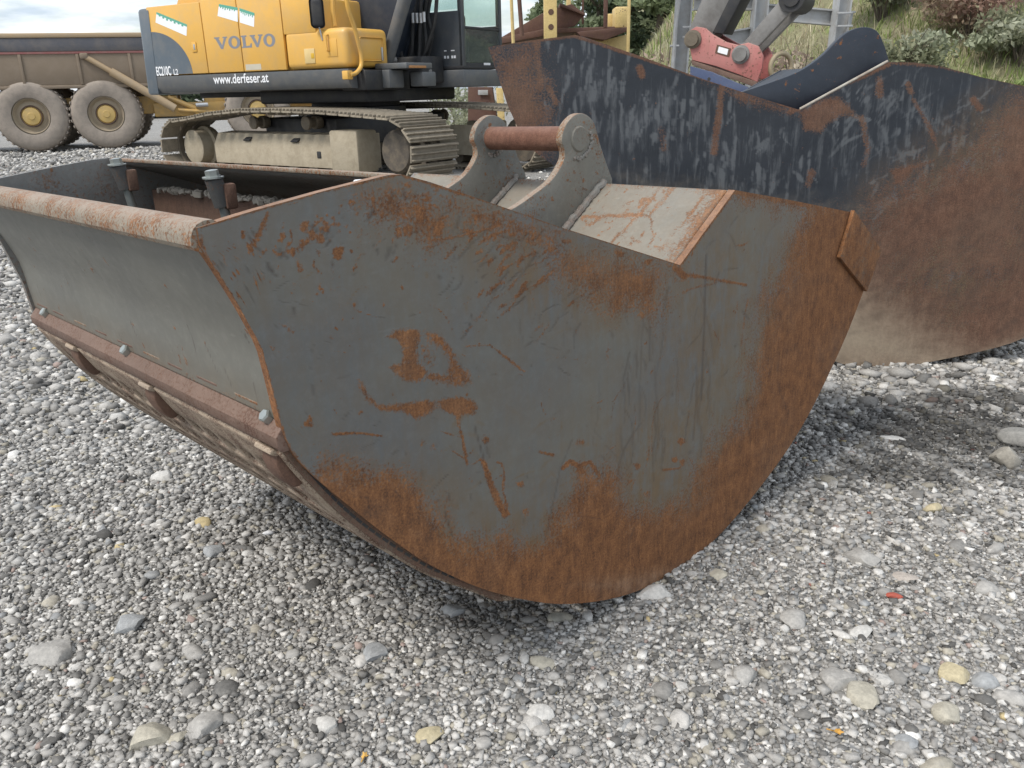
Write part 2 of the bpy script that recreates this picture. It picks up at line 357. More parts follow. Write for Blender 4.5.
OCT = (np.array([[1, 0, 0], [0, 1, 0], [-1, 0, 0], [0, -1, 0], [0, 0, 1], [0, 0, -1.]]), np.array([[0, 1, 4], [1, 2, 4], [2, 3, 4], [3, 0, 4], [1, 0, 5], [2, 1, 5], [3, 2, 5], [0, 3, 5]]))
def stone_cols(n):
    g = np.clip(RNG.normal(.325, .12, n), .08, .62); c = np.stack([g, g * .97, g * .915], 1)
    k = RNG.random(n)
    for lo, hi, base, var in ((0, .075, (.53, .52, .495), .12), (.70, .73, (.50, .49, .465), .1), (.075, .135, (.36, .335, .28), .06), (.15, .18, (.27, .275, .275), .05), (.22, .228, (.32, .25, .22), .05), (.235, .2352, (.34, .15, .12), .03), (.24, .28, (.15, .147, .14), .03), (.30, .3005, (.44, .36, .20), .04)):
        q = (k >= lo) & (k < hi); c[q] = np.array(base) * (1 + RNG.normal(0, 1, (q.sum(), 1)) * var * 1.6)
    return np.clip(c, .04, .75)
DARK_GRAVEL = [(on_ground(492, 614), .22, .10, .5), (on_ground(948, 430), .56, .42, .22), (on_ground(905, 470), .34, .18, .34), (on_ground(1012, 470), .26, .16, .42), (on_ground(980, 402), .44, .20, .3), (on_ground(1020, 445), .35, .3, .3)]  # first entry: shade under bucket painted into stone colour; others: darker patches
def dark_factor(x, y):
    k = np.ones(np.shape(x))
    for c, a, b, lo in DARK_GRAVEL: k = np.minimum(k, lo + (1 - lo) * smooth01(np.hypot((x - c[0]) / a, (y - c[1]) / b) + .25 * np.sin(x * 31 + y * 17) - .3))
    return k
def stones(px, py, r, base, flat=(.5, .85), sink=.30, lump=.22, zoff=0.):
    n = len(px); v, f = base; k = len(v)
    q = np.broadcast_to(v, (n, k, 3)).copy()
    q *= (1 + RNG.uniform(-lump, lump, (n, k, 1)))
    q *= np.stack([RNG.uniform(.85, 1.45, n), RNG.uniform(.7, 1.0, n), RNG.uniform(flat[0], flat[1], n)], 1)[:, None]
    ti = RNG.normal(0, .28, n); c, s_ = np.cos(ti)[:, None], np.sin(ti)[:, None]
    y, z = q[..., 1] * c - q[..., 2] * s_, q[..., 1] * s_ + q[..., 2] * c; q[..., 1] = y; q[..., 2] = z
    a = RNG.uniform(0, 2 * np.pi, n); c, s_ = np.cos(a)[:, None], np.sin(a)[:, None]
    x, y = q[..., 0] * c - q[..., 1] * s_, q[..., 0] * s_ + q[..., 1] * c; q[..., 0] = x; q[..., 1] = y
    q *= r[:, None, None]
    q += np.stack([px, py, gz(px, py) + r * sink + zoff], 1)[:, None]
    cols = np.repeat(stone_cols(n) * dark_factor(px, py)[:, None], k, 0) * RNG.uniform(.9, 1.1, (n * k, 1))
    fs = (f[None] + (np.arange(n) * k)[:, None, None]).reshape(-1, f.shape[1])
    return q.reshape(-1, 3), fs, cols
def stonemat():
    m, nt, b = newmat('stone'); n = NT(nt)
    c = n.attr('tint', 'Color'); nn = n.noise(90, 6, .7)
    mixn = n.n('ShaderNodeMix', data_type='RGBA', blend_type='MULTIPLY'); mixn.inputs[0].default_value = 1
    n.put(mixn.inputs[6], c); n.put(mixn.inputs[7], n.ramp(nn, [(.3, (.72, .72, .72)), (.7, (1.2, 1.19, 1.17))]))
    col = n.mix(n.m('MULTIPLY', n.step(n.noise(25, 4, .6), .55, .75), .3), mixn.outputs[2], (.33, .32, .295))
    n.put(b.inputs['Base Color'], col); b.inputs['Roughness'].default_value = .78; b.inputs['Specular IOR Level'].default_value = .3
    n.put(b.inputs['Normal'], n.bump(nn, .25, .004)); return m
M['stone'] = stonemat()
def gravel():
    def field(y0, y1, dens, k=1.28, pad=.35):
        n = int((y1 - y0) * 2 * (.66 * (y0 + y1) / 2 * k + pad) * dens)
        y = y0 + (y1 - y0) * RNG.random(n); x = (RNG.random(n) * 2 - 1)
        hw = .66 * y * k + pad; hm = .66 * (y0 + y1) / 2 * k + pad; keep = RNG.random(n) < hw / hm / 1.25
        return (x * hw)[keep], y[keep]
    def hidden(x, y): return (y > 3.6) & (x > -1.1 + (y - 3.6) * -.12) & (x < np.where(y < 4.9, 1.0, 2.6 + (y - 3.6) * .4))
    parts = []
    def add(x, y, r, base, **k): parts.append(stones(x, y, r, base, **k))
    ln = lambda n, m_, sg, lo, hi: np.clip(RNG.lognormal(math.log(m_), sg, n), lo, hi)
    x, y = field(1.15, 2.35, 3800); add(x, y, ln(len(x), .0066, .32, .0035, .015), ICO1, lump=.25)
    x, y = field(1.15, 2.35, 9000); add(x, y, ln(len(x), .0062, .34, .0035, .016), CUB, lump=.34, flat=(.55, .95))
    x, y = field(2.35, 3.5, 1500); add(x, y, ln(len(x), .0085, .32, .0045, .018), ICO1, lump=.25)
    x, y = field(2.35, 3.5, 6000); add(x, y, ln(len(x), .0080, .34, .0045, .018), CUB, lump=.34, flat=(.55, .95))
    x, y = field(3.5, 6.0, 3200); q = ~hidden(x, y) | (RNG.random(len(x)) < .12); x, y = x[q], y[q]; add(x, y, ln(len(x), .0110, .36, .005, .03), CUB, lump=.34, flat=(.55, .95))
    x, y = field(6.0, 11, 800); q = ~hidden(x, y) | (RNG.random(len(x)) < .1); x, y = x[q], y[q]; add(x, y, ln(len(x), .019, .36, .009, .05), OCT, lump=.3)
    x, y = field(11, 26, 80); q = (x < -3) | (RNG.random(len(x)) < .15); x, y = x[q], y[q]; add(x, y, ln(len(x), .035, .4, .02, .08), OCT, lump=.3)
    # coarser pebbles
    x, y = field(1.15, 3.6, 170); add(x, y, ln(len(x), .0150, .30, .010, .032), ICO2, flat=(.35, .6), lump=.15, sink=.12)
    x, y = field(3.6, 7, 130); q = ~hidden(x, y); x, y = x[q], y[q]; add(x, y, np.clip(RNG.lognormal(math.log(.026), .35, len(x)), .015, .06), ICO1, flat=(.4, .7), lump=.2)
    vs, fs, cs = [], [], []; off = 0
    for a, b, c in parts: vs.append(a); fs.append(b + off); cs.append(c); off += len(a)
    o = arrays('gravel', np.vstack(vs), np.vstack(fs), 'stone', ang=0, cols=np.vstack(cs)); flags = np.concatenate([np.full(len(b), len(a) // max(1, len(b)) == 0 or len(b) / len(a) > 1.6) for a, b, c in parts]); o.data.polygons.foreach_set('use_smooth', flags.astype(bool))
    tag(o, 'loose grey and white pebbles covering the yard', 'gravel', kind='stuff')
gravel()

# ------------------------------------------------------------------ buckets
def frame(p0, ax, ay, az):
    return Matrix(((ax[0], ay[0], az[0], p0[0]), (ax[1], ay[1], az[1], p0[1]), (ax[2], ay[2], az[2], p0[2]), (0, 0, 0, 1)))
class Frame:
    """a bucket's own axes: u along the side plate, w across the bucket, z up"""
    def __init__(s, p0, W):
        s.W = W / np.linalg.norm(W); s.P = np.array([s.W[1], -s.W[0], 0]); s.P /= np.linalg.norm(s.P)
        s.Q = np.cross(s.P, s.W); s.Q *= np.sign(s.Q[2]); s.p0 = p0
    def mat(s): return frame(s.p0, s.P, s.W, s.Q)
    def uz(s, x, y, w=0.):
        d = on_plane(x, y, s.p0 + s.W * w, s.W) - s.p0; return np.array([d @ s.P, d @ s.Q])
    def wz(s, x, y, u):
        d = on_plane(x, y, s.p0 + s.P * u, s.P) - s.p0; return np.array([d @ s.W, d @ s.Q])
    def seen(s, u, z, w=0.):            # where plate points lie in the measured drawing
        p = s.p0 + np.multiply.outer(u, s.P) + np.multiply.outer(z, s.Q) + s.W * w - CAM
        d = p @ FW; return 512 + F * (p @ RT) / d, 384 - F * (p @ UP) / d
class Marks:
    """wear drawn on a plate: soft-edged polygons and strokes"""
    def __init__(s, X, Y): s.X, s.Y = X, Y
    def seg(s, x0, y0, x1, y1):
        dx, dy = x1 - x0, y1 - y0; L = dx * dx + dy * dy + 1e-9
        t = np.clip(((s.X - x0) * dx + (s.Y - y0) * dy) / L, 0, 1)
        return np.hypot(s.X - x0 - t * dx, s.Y - y0 - t * dy)
    def poly(s, pts, soft, k):
        pts = np.array(pts, float); d = np.full(s.X.shape, 1e9); ins = np.zeros(s.X.shape, bool); n = len(pts)
        for i in range(n):
            (x0, y0), (x1, y1) = pts[i], pts[(i + 1) % n]; d = np.minimum(d, s.seg(x0, y0, x1, y1))
            if y0 != y1: ins ^= ((y0 > s.Y) != (y1 > s.Y)) & (s.X < (x1 - x0) * (s.Y - y0) / (y1 - y0) + x0)
        return k * np.clip(.5 + np.where(ins, d, -d) / soft, 0, 1)
    def stroke(s, rnd, x, y, L, a, wd, k):
        """hand-made scratch: bent, thinning and fading towards its end"""
        n = 3 if L < 8 else 5; out = np.zeros(s.X.shape); c = rnd.gauss(0, .10); px, py = x, y
        for i in range(n):
            aa = a + c * (i - n / 2) + rnd.gauss(0, .09); qx, qy = px + L / n * math.cos(aa), py + L / n * math.sin(aa); t = 1 - abs(i / (n - 1) - .4)
            if rnd.random() < .86: out = np.maximum(out, s.line([(px, py), (qx, qy)], wd * (.45 + .75 * t), k * (.55 + .55 * t)))
            px, py = qx, qy
        return out
    def line(s, pts, wd, k):
        out = np.zeros(s.X.shape)
        for (x0, y0), (x1, y1) in zip(pts, pts[1:]):
            q = (s.X > min(x0, x1) - wd * 3) & (s.X < max(x0, x1) + wd * 3) & (s.Y > min(y0, y1) - wd * 3) & (s.Y < max(y0, y1) + wd * 3)
            if not q.any(): continue
            X, Y = s.X[q], s.Y[q]; dx, dy = x1 - x0, y1 - y0; t = np.clip(((X - x0) * dx + (Y - y0) * dy) / (dx * dx + dy * dy + 1e-9), 0, 1)
            out[q] = np.maximum(out[q], k * np.clip(1.4 - np.hypot(X - x0 - t * dx, Y - y0 - t * dy) / wd, 0, 1))
        return out
def cut_plate(name, top, bot, nu, nz, t, mat, parent, w0, attrf=None):
    """plate between an upper and a lower edge line (u, z), front face finely meshed for its wear marks"""
    top, bot = np.array(top), np.array(bot)
    u = np.unique(np.concatenate([np.linspace(top[0, 0], top[-1, 0], nu), top[:, 0]]))
    zt = np.interp(u, top[:, 0], top[:, 1]); zb = np.interp(u, bot[:, 0], bot[:, 1]); zb = np.minimum(zb, zt - .0005)
    s = np.linspace(0, 1, nz); U = np.repeat(u[:, None], nz, 1); Z = zb[:, None] + (zt - zb)[:, None] * s
    n = len(u); v = np.stack([U, np.full_like(U, w0), Z], -1).reshape(-1, 3); i = np.arange(n * nz).reshape(n, nz)
    f = [np.stack([i[:-1, :-1], i[1:, :-1], i[1:, 1:], i[:-1, 1:]], -1).reshape(-1, 4)]
    b = n * nz; back = np.concatenate([np.stack([u, np.full(n, w0 + t), zb], -1), np.stack([u, np.full(n, w0 + t), zt], -1)])
    k = np.arange(n - 1)
    f.append(np.stack([b + k, b + n + k, b + n + k + 1, b + k + 1], -1))
    f.append(np.stack([i[:-1, 0], b + k, b + k + 1, i[1:, 0]], -1))
    f.append(np.stack([i[:-1, -1], i[1:, -1], b + n + k + 1, b + n + k], -1))
    f.append(np.array([[i[0, 0], i[0, -1], b + n, b], [i[-1, 0], b + n - 1, b + 2 * n - 1, i[-1, -1]]]))
    at_ = {}
    if attrf:
        a = attrf(U.ravel(), Z.ravel())
        edge = np.concatenate([np.arange(n) * nz, np.arange(n) * nz + nz - 1])
        for q, val in a.items(): at_[q] = np.concatenate([val, val[edge]])
    o = arrays(name, np.vstack([v, back]), np.vstack(f), mat, parent, 38, at_)
    return rim(o, 'bar') if attrf else o
def rim(o, mat):
    """bare, rubbed edges: the faces that are not the flat sides of a cut plate"""
    me = o.data; me.materials.append(M[mat]); nn = np.zeros(len(me.polygons) * 3, np.float32); me.polygons.foreach_get('normal', nn); nn = nn.reshape(-1, 3)
    me.polygons.foreach_set('material_index', (np.abs(nn[:, 1]) < .5).astype(np.int32)); return o
def strip(name, prof, w0, w1, nw, mat, parent, thick=.012, attrf=None, drop=None, sub=1):
    """sheet that follows a profile line (u, z) across the bucket"""
    prof = np.array(prof, float)
    ws = np.linspace(w0, w1, nw + 1); n, m = len(prof), len(ws)
    v = np.stack([np.repeat(prof[:, 0], m), np.tile(ws, n), np.repeat(prof[:, 1], m)], -1)
    i = np.arange(n * m).reshape(n, m); f = np.stack([i[:-1, :-1], i[:-1, 1:], i[1:, 1:], i[1:, :-1]], -1)
    if drop is not None: f = f[~drop(n - 1, m - 1)]
    f = f.reshape(-1, 4)
    a = attrf(np.repeat(np.linspace(0, 1, n), m), np.tile(ws, n)) if attrf else None
    o = arrays(name, v, f, mat, parent, 38, a)
    if thick:
        md = o.modifiers.new('thickness', 'SOLIDIFY'); md.thickness = thick; md.offset = 0
    return o
def resample(p, step):
    p = np.array(p, float); d = np.concatenate([[0], np.cumsum(np.hypot(*np.diff(p, axis=0).T))]); n = max(2, int(d[-1] / step) + 1)
    q = np.linspace(0, d[-1], n); return np.stack([np.interp(q, d, p[:, 0]), np.interp(q, d, p[:, 1])], 1)

# ---- the grey sieve bucket in front
FB = Frame(on_ground(680, 567), ray(-340, 132))
BW = 1.5
bk = empty('sieve_bucket', mat=FB.mat(), label='worn grey and rusty excavator bucket with perforated bottom in the foreground', cat='bucket')
TOP = [FB.uz(*q) for q in [(197, 228), (254, 210.5), (322, 191.5), (370, 179.5), (388, 175), (402, 174.5), (430, 182), (500, 206), (560, 227), (680, 265), (735, 190), (790, 200), (850, 212), (866, 232), (876, 250)]]
_b = [FB.uz(*q) for q in [(197, 228), (200, 246), (212, 264), (235, 300), (252, 330), (262, 350), (270, 380), (275, 400), (281, 425), (287, 442), (300, 462), (330, 490), (390, 538), (440, 570), (500, 594), (570, 604), (640, 590), (700, 553), (750, 500), (800, 430), (840, 350), (862, 295), (871, 270), (876, 250)]]
BOT = catmull(_b, 6)
def near_marks(u, z):
    X, Y = FB.seen(u, z); m = Marks(X, Y); rnd = random.Random(3)
    mxm = lambda *a: np.maximum.reduce(a)
    low = m.poly([(322, 468), (345, 473), (370, 476), (400, 482), (419, 489), (440, 522), (471, 552), (502, 540), (520, 548), (543, 547), (571, 503), (590, 478), (609, 472), (620, 495), (634, 515), (662, 512), (690, 503), (705, 470), (722, 440), (748, 418), (757, 360), (766, 307), (785, 270), (803, 238), (806, 208), (745, 196), (735, 188), (860, 205), (960, 250), (960, 700), (200, 700)], 64, 1.25)
    mid = m.poly([(420, 190), (470, 204), (520, 220), (560, 236), (600, 250), (676, 266), (668, 300), (652, 322), (632, 312), (610, 322), (590, 296), (565, 290), (545, 262), (520, 240), (470, 222)], 52, .84)
    peak = m.poly([(335, 192), (395, 174), (435, 186), (462, 225), (440, 258), (405, 250), (372, 228)], 60, .66)
    ring = mxm(m.poly([(384, 338), (394, 330), (412, 328), (421, 333), (417, 350), (419, 364), (428, 372), (420, 381), (406, 382), (393, 374), (388, 366), (402, 361), (401, 348), (396, 340)], 7, 1.0),
               m.poly([(424, 331), (437, 334), (450, 346), (458, 362), (470, 372), (474, 384), (458, 388), (440, 384), (424, 378), (432, 371), (446, 374), (449, 360), (441, 346), (428, 338)], 9, .82),
               m.poly([(357, 378), (362, 380), (368, 394), (378, 403), (398, 404), (414, 402), (428, 400), (437, 404), (432, 412), (416, 420), (403, 412), (382, 412), (370, 404), (361, 392)], 7, .95),
               m.poly([(436, 401), (446, 398), (460, 396), (474, 399), (479, 409), (474, 416), (462, 415), (461, 422), (452, 414), (440, 409)], 7, 1.05),
               m.poly([(415, 340), (430, 345), (440, 372), (420, 372)], 18, .50))
    st = mxm(m.line([(457, 418), (463, 440), (467, 464)], 1.7, .9), m.poly([(480, 459), (486, 460), (494, 482), (503, 505), (511, 514), (505, 518), (499, 511), (487, 484)], 3.5, 1.05), m.line([(497, 462), (502, 464), (504, 472), (503, 490)], 1.6, .85), m.line([(503, 490), (508, 512)], 1.4, .8), m.line([(453, 451), (465, 459)], 1.1, .8),
             m.line([(268, 213), (262, 228), (251, 252)], 3.0, .82), m.line([(687, 275), (702, 277), (746, 285)], 1.6, 1.0), m.line([(675, 268), (684, 276)], 4, 1.0),
             m.line([(563, 468), (570, 461), (578, 466), (590, 462)], 2.4, .95), m.line([(590, 462), (600, 476), (588, 490)], 2.6, .9), m.line([(540, 452), (553, 455)], 2.0, .85), m.line([(663, 470), (680, 468)], 1.5, .7),
             m.line([(332, 434), (360, 433), (382, 436)], 1.4, .8), m.line([(466, 346), (490, 345), (512, 362), (524, 372)], 1.4, .72), m.line([(683, 292), (700, 286), (716, 283)], 1.3, .7), m.line([(430, 240), (452, 238), (500, 226)], 1.3, .75))
    edge = mxm(m.line([(198, 240), (212, 264), (235, 300), (262, 350), (275, 400), (287, 442), (300, 462), (330, 490)], 1.7, .62), m.line([(197, 228), (322, 191), (400, 174), (500, 206), (680, 265)], 2.0, .78), m.line([(680, 265), (735, 190)], 2.5, .8), m.line([(735, 190), (850, 212)], 7, .85), m.line([(199, 232), (204, 256)], 5, .6))
    sp = np.zeros(len(u)); sc = np.zeros(len(u)); wash = np.zeros(len(u))
    for _ in range(120):             # diagonal gouges below the saddle
        x, y = rnd.gauss(515, 40), rnd.gauss(258, 32); L = rnd.uniform(6, 36); a = rnd.gauss(2.35, .16)
        if y < 182 + (x - 400) * .32 or x > 640: continue
        b = rnd.random()
        if b < .62: sp = np.maximum(sp, m.stroke(rnd, x, y, L, a, rnd.uniform(.8, 2.2), rnd.uniform(.5, 1.05)))
        else: sc = np.maximum(sc, m.stroke(rnd, x, y, L, a, rnd.uniform(.7, 1.2), rnd.uniform(.4, .9)))
    for _ in range(120):             # chipped dashes under the top edge
        x = rnd.uniform(215, 420); y = 245 - (x - 203) * .34 + abs(rnd.gauss(0, 34)) + 4; a = rnd.choice([1.15, 1.9]) + rnd.gauss(0, .25); L = rnd.uniform(2, 15)
        k = m.stroke(rnd, x, y, L, a, rnd.uniform(.8, 2.3), rnd.uniform(.45, 1.0))
        if rnd.random() < .75: sp = np.maximum(sp, k)
        else: sc = np.maximum(sc, k)
    for x, y, r_ in [(244, 232, 2.5), (293, 250, 3.6), (301, 241, 2.5), (320, 236, 4.5), (336, 250, 3.5), (298, 263, 3), (396, 258, 2), (341, 249, 3), (305, 225, 5), (312, 232, 3), (590, 520, 2), (420, 213, 8), (408, 228, 7), (398, 230, 5), (440, 225, 6), (310, 418, 3.2), (306, 422, 2), (470, 232, 4)]:
        sp = np.maximum(sp, m.line([(x, y), (x + rnd.uniform(-3, 3), y + rnd.uniform(2, 7))], r_, .95))
    for _ in range(150):            # specks and nicks anywhere on the paint
        x, y = rnd.uniform(240, 760), rnd.uniform(210, 520); a = rnd.gauss(1.75, .5); L = abs(rnd.gauss(0, 7)) + 1
        k = m.stroke(rnd, x, y, L, a, rnd.uniform(.6, 1.5), rnd.uniform(.25, .85))
        if rnd.random() < .45: sp = np.maximum(sp, k)
        else: sc = np.maximum(sc, k * .8)
    for _ in range(85):             # long upright scratches towards the back
        x, y = rnd.gauss(665, 55), rnd.uniform(260, 440); L = rnd.uniform(15, 80); a = 1.62 + rnd.gauss(0, .12)
        k = m.stroke(rnd, x, y, L, a, rnd.uniform(.6, 1.2), rnd.uniform(.15, .6))
        if rnd.random() < .35: sp = np.maximum(sp, k * 1.1)
        else: sc = np.maximum(sc, k)
    sc = np.maximum.reduce([sc, m.line([(706, 255), (704, 330), (701, 400)], 1.1, .9), m.line([(698, 380), (693, 440)], .9, .6), m.line([(474, 425), (484, 460)], .9, .8), m.line([(445, 512), (452, 535)], 1.0, .8), m.line([(545, 540), (560, 470), (572, 440)], .9, .5), m.line([(645, 265), (640, 380)], .8, .4)])
    for _ in range(190):            # fine scratches and flaked paint all over
        x, y = rnd.uniform(230, 790), rnd.uniform(195, 540); a = rnd.choice([2.3, 2.45, 1.65, 1.0, .3]) + rnd.gauss(0, .25); L = abs(rnd.gauss(0, 18)) + 3; q_ = rnd.random()
        k = m.stroke(rnd, x, y, L, a, rnd.uniform(.5, 1.1), rnd.uniform(.3, .9))
        if q_ < .4: sp = np.maximum(sp, k)
        elif q_ < .75: sc = np.maximum(sc, k * .7)
        else: wash = np.maximum(wash, k)
    for _ in range(46):             # flakes under the saddle edge and along the rust line
        x = rnd.uniform(330, 700); y = 176 + max(0, (x - 400)) * .318 + abs(rnd.gauss(0, 30)) if rnd.random() < .6 else rnd.uniform(440, 520)
        sp = np.maximum(sp, m.poly([(x + rnd.uniform(2, 7) * math.cos(t), y + rnd.uniform(2, 6) * math.sin(t)) for t in np.linspace(0, 5.6, 7)], 2.5, rnd.uniform(.6, .95)))
    for _ in range(60):             # scrapes running into the rust
        x, y = rnd.uniform(430, 760), rnd.uniform(400, 520); L = rnd.uniform(8, 40); a = rnd.choice([.45, .75, 2.5]) + rnd.gauss(0, .2)
        wash = np.maximum(wash, m.stroke(rnd, x, y, L, a, rnd.uniform(1.0, 3.2), rnd.uniform(.3, .9)))
    wash = np.maximum.reduce([wash, m.poly([(330, 455), (430, 462), (480, 505), (560, 480), (600, 440), (690, 430), (720, 330), (735, 250), (770, 220), (800, 200), (960, 200), (960, 700), (300, 700)], 90, .85), m.poly([(345, 185), (400, 172), (690, 262), (690, 330), (600, 340), (520, 320), (440, 250), (380, 240)], 60, .75), .28 + 0 * u, m.poly([(640, 240), (740, 200), (800, 210), (760, 420), (700, 500), (600, 520), (560, 450), (650, 380)], 110, .75)])
    return {'rust': np.maximum.reduce([low, mid, peak, ring * .96, st * 1.05, edge, sp * .95]), 'scratch': sc * .8, 'wash': wash, 'mud': .35 * m.poly([(300, 470), (340, 472), (420, 540), (640, 612), (700, 555), (660, 560), (560, 580), (440, 540)], 30, 1)}
pl = cut_plate('side_plate', TOP, BOT, 420, 256, .022, 'plate', bk, 0.0, near_marks)
cut_plate('side_plate', resample(TOP, .05), BOT[::3], 60, 6, .022, 'inside', bk, BW - .022)
INS = lambda p, d: np.array([p[0], p[1]]) + np.array(d)
# sheets between the side plates
_t = {i: np.array(TOP[i]) for i in range(len(TOP))}
notch, peak2, backend = _t[9], _t[10], _t[12]
strip('back_sheet', resample([_t[5] + (.004, -.007), notch + (0, -.008)], .05), .024, BW - .024, 12, 'inside', bk)
def s2(s, w):
    uu = notch[0] + (peak2[0] - notch[0]) * s; zz = notch[1] + (peak2[1] - notch[1]) * s
    p = FB.p0 + np.multiply.outer(uu, FB.P) + np.multiply.outer(zz, FB.Q) + np.multiply.outer(w, FB.W) - CAM; d = p @ FW
    m = Marks(512 + F * (p @ RT) / d, 384 - F * (p @ UP) / d); ln = np.zeros(len(s)); rnd = random.Random(4)
    for q in ([(583, 215), (600, 216), (637, 214)], [(583, 218), (590, 225), (600, 218)], [(637, 214), (651, 215), (664, 200), (676, 186)], [(651, 216), (654, 240)], [(612, 241), (628, 226), (640, 214), (660, 188)], [(660, 252), (680, 226), (705, 196)], [(668, 256), (700, 222), (722, 194)], [(640, 206), (648, 198), (656, 198)], [(632, 238), (640, 242)], [(690, 238), (712, 206)], [(560, 205), (576, 196)]): ln = np.maximum(ln, m.line(q, 1.7, .8))
    for _ in range(40):
        x, y = rnd.uniform(560, 725), rnd.uniform(186, 255); L = rnd.uniform(2, 9); a = rnd.choice([2.2, 2.3, 0]) ; ln = np.maximum(ln, m.line([(x, y), (x + L * math.cos(a), y + L * math.sin(a))], 1.1, rnd.uniform(.4, .8)))
    return {'rust': np.maximum(.62 * np.clip(1 - np.minimum(np.abs(w - .024), .2) / .10, 0, 1) + .5 * np.clip((s - .9) / .1, 0, 1), ln), 'wash': .25 + 0 * s}
saddle = strip('saddle_sheet', resample([notch + (0.002, -.006), peak2 + (-.004, -.005)], .012), .024, BW - .024, 120, 'sheet', bk, .01, s2)
strip('top_sheet', resample([peak2 + (.004, -.008), _t[11] + (0, -.008), backend + (0, -.008), _t[13] + (-.006, -.008), _t[14] + (-.010, -.004)], .04), .024, BW - .024, 14, 'sheet', bk)
# perforated shell, from under the edge bar round to the back
_i0 = int(np.argmin(np.abs(BOT[:, 0] - FB.uz(291, 450)[0]) + np.abs(BOT[:, 1] - FB.uz(291, 450)[1])))
_i1 = int(np.argmin(np.hypot(*(BOT - FB.uz(540, 601)).T)))
front_shell = catmull([(-1.288, .822), (-1.250, .754), (-1.182, .650), (-1.096, .545), (-.984, .427), (-.863, .327), (-.760, .242)], 6)
shell = resample(front_shell.tolist() + [tuple(p + np.array((0, .006))) for p in BOT[_i1:]], .017)
def holes(n, m):
    d = np.zeros((n, m), bool)
    for r in range(5, min(n - 4, 66), 5):
        d[r:r + 3, ((np.arange(m) + (3 if (r // 5) % 2 else 0)) % 6) < 4] = True
    d[:, :3] = False; d[:, -3:] = False
    return d
strip('perforated_shell', shell, .024, BW - .024, 104, 'sieve', bk, .012, lambda s, w: {'rust': np.full(len(s), .2)}, holes)
_c = [p for p in BOT if p[0] < -.755 and p[1] < .826 and p[1] > .24]
g = G(); g.prism([(p[0], .012, p[1]) for p in front_shell] + [(p[0] + .004, .012, p[1] + .004) for p in _c[::-1]], (0, .0115, 0)); ck = g.out('shell_cheek', rusty('cheek_rust', (.12, .09, .065), (.13, .095, .07), .7, 1.0, 14, .8, rust=RUST_DARK), bk)
g = G()
for i in range(5, len(front_shell) - 9):
    p, q = np.array(front_shell[i]), np.array(front_shell[i + 1]); d = (q - p) / np.hypot(*(q - p)); nn_ = np.array((d[1], -d[0])) * (-1 if d[1] > 0 else 1); inn = np.array((-d[1], d[0])); c = p + inn * .013
    if i % 1 == 0: g.box((c[0], .0118, c[1]), (.019, .0008, .006), 0, Matrix.Rotation(-math.atan2(d[1], d[0]), 3, 'Y'))
g.out('slot', 'blackgap', ck)
# front panel
pn = catmull([FB.uz(*q) + np.array((.013, 0)) for q in [(204, 248), (235, 300), (262, 350), (275, 400), (281, 425)]], 8)
def panel_attr(s, w):
    r = .5 * np.clip((s - .93) / .07, 0, 1) + .45 * np.clip(1 - (w - .02) / .02, 0, 1); rnd = random.Random(5); sc = np.zeros(len(s))
    for _ in range(26):
        a, b = rnd.uniform(0, .9), rnd.uniform(.05, 1.4); L = rnd.uniform(.02, .2); sl_ = rnd.uniform(-.6, .1)
        t = np.clip((s - a) / L, 0, 1); d = np.hypot((s - a - t * L) * .3, w - b - t * L * .3 * sl_); sc = np.maximum(sc, np.clip(1.3 - d / .0022, 0, 1) * rnd.uniform(.15, .6))
    return {'rust': r, 'scratch': sc, 'wash': .35 * np.clip((s - .75) / .25, 0, 1)}
strip('front_panel', resample(pn, .004), .021, BW - .021, 300, 'panel', bk, .01, panel_attr)
# top bar along the mouth
tb = [(-1.352, 1.254), (-1.362, 1.260), (-1.376, 1.260), (-1.389, 1.255), (-1.398, 1.246), (-1.403, 1.234), (-1.403, 1.222), (-1.398, 1.214), (-1.388, 1.210), (-1.356, 1.212)]
g = G(); g.prism([(u_, .004, z_) for u_, z_ in tb], (0, BW - .004, 0)); g.out('mouth_bar', 'bar', bk, 30)
g = G(); g.box((_t[5][0] - .002, BW / 2, _t[5][1] - .004), (.016, BW - .05, .010), .003); g.out('back_edge_bar', 'bar', bk)
# cutting edge bar with its bolts, tabs and lugs
eb = [(-1.248, .902), (-1.268, .902), (-1.305, .858), (-1.304, .838), (-1.294, .826), (-1.244, .826)]
g = G(); g.prism([(u_, .004, z_) for u_, z_ in eb], (0, BW - .03, 0), .003); edge_bar = g.out('edge_bar', 'edgebar', bk)
nrm = Vector((-.046, 0, .042)).normalized()
for w_ in (.055, .74, 1.36):
    c = Vector((-1.287, w_, .880)); g = G(); g.lathe([(0, 0), (.0135, 0), (.0135, .75), (.011, .92), (0, .92)], c - nrm * .004, nrm * .022, 6); g.out('bolt', 'zinc', bk, 25)
for k in range(9):
    a = .10 + k * .155 + RNG.normal(0, .012); g = G(); g.box((-1.278, a + .04, .900), (.020, .075 + .03 * RNG.random(), .012), .004, Matrix.Rotation(R(-25), 3, 'Y')); g.out('weld_tab', 'edgebar' if k % 3 else 'bar', bk)
lugp = catmull([(-1.292, .820), (-1.256, .800), (-1.236, .762), (-1.242, .738), (-1.262, .732), (-1.284, .758), (-1.296, .790)], 3)
for w_ in (.035, .60, 1.12):
    g = G(); g.prism([(p[0], w_, p[1]) for p in lugp], (0, .06, 0), .008)
    lug = g.out('lug', 'rust', bk)
    g = G(); g.box((-1.296, w_ + .03, .818), (.02, .064, .012), .004, Matrix.Rotation(R(30), 3, 'Y')); g.out('clamp', 'sieve', lug)
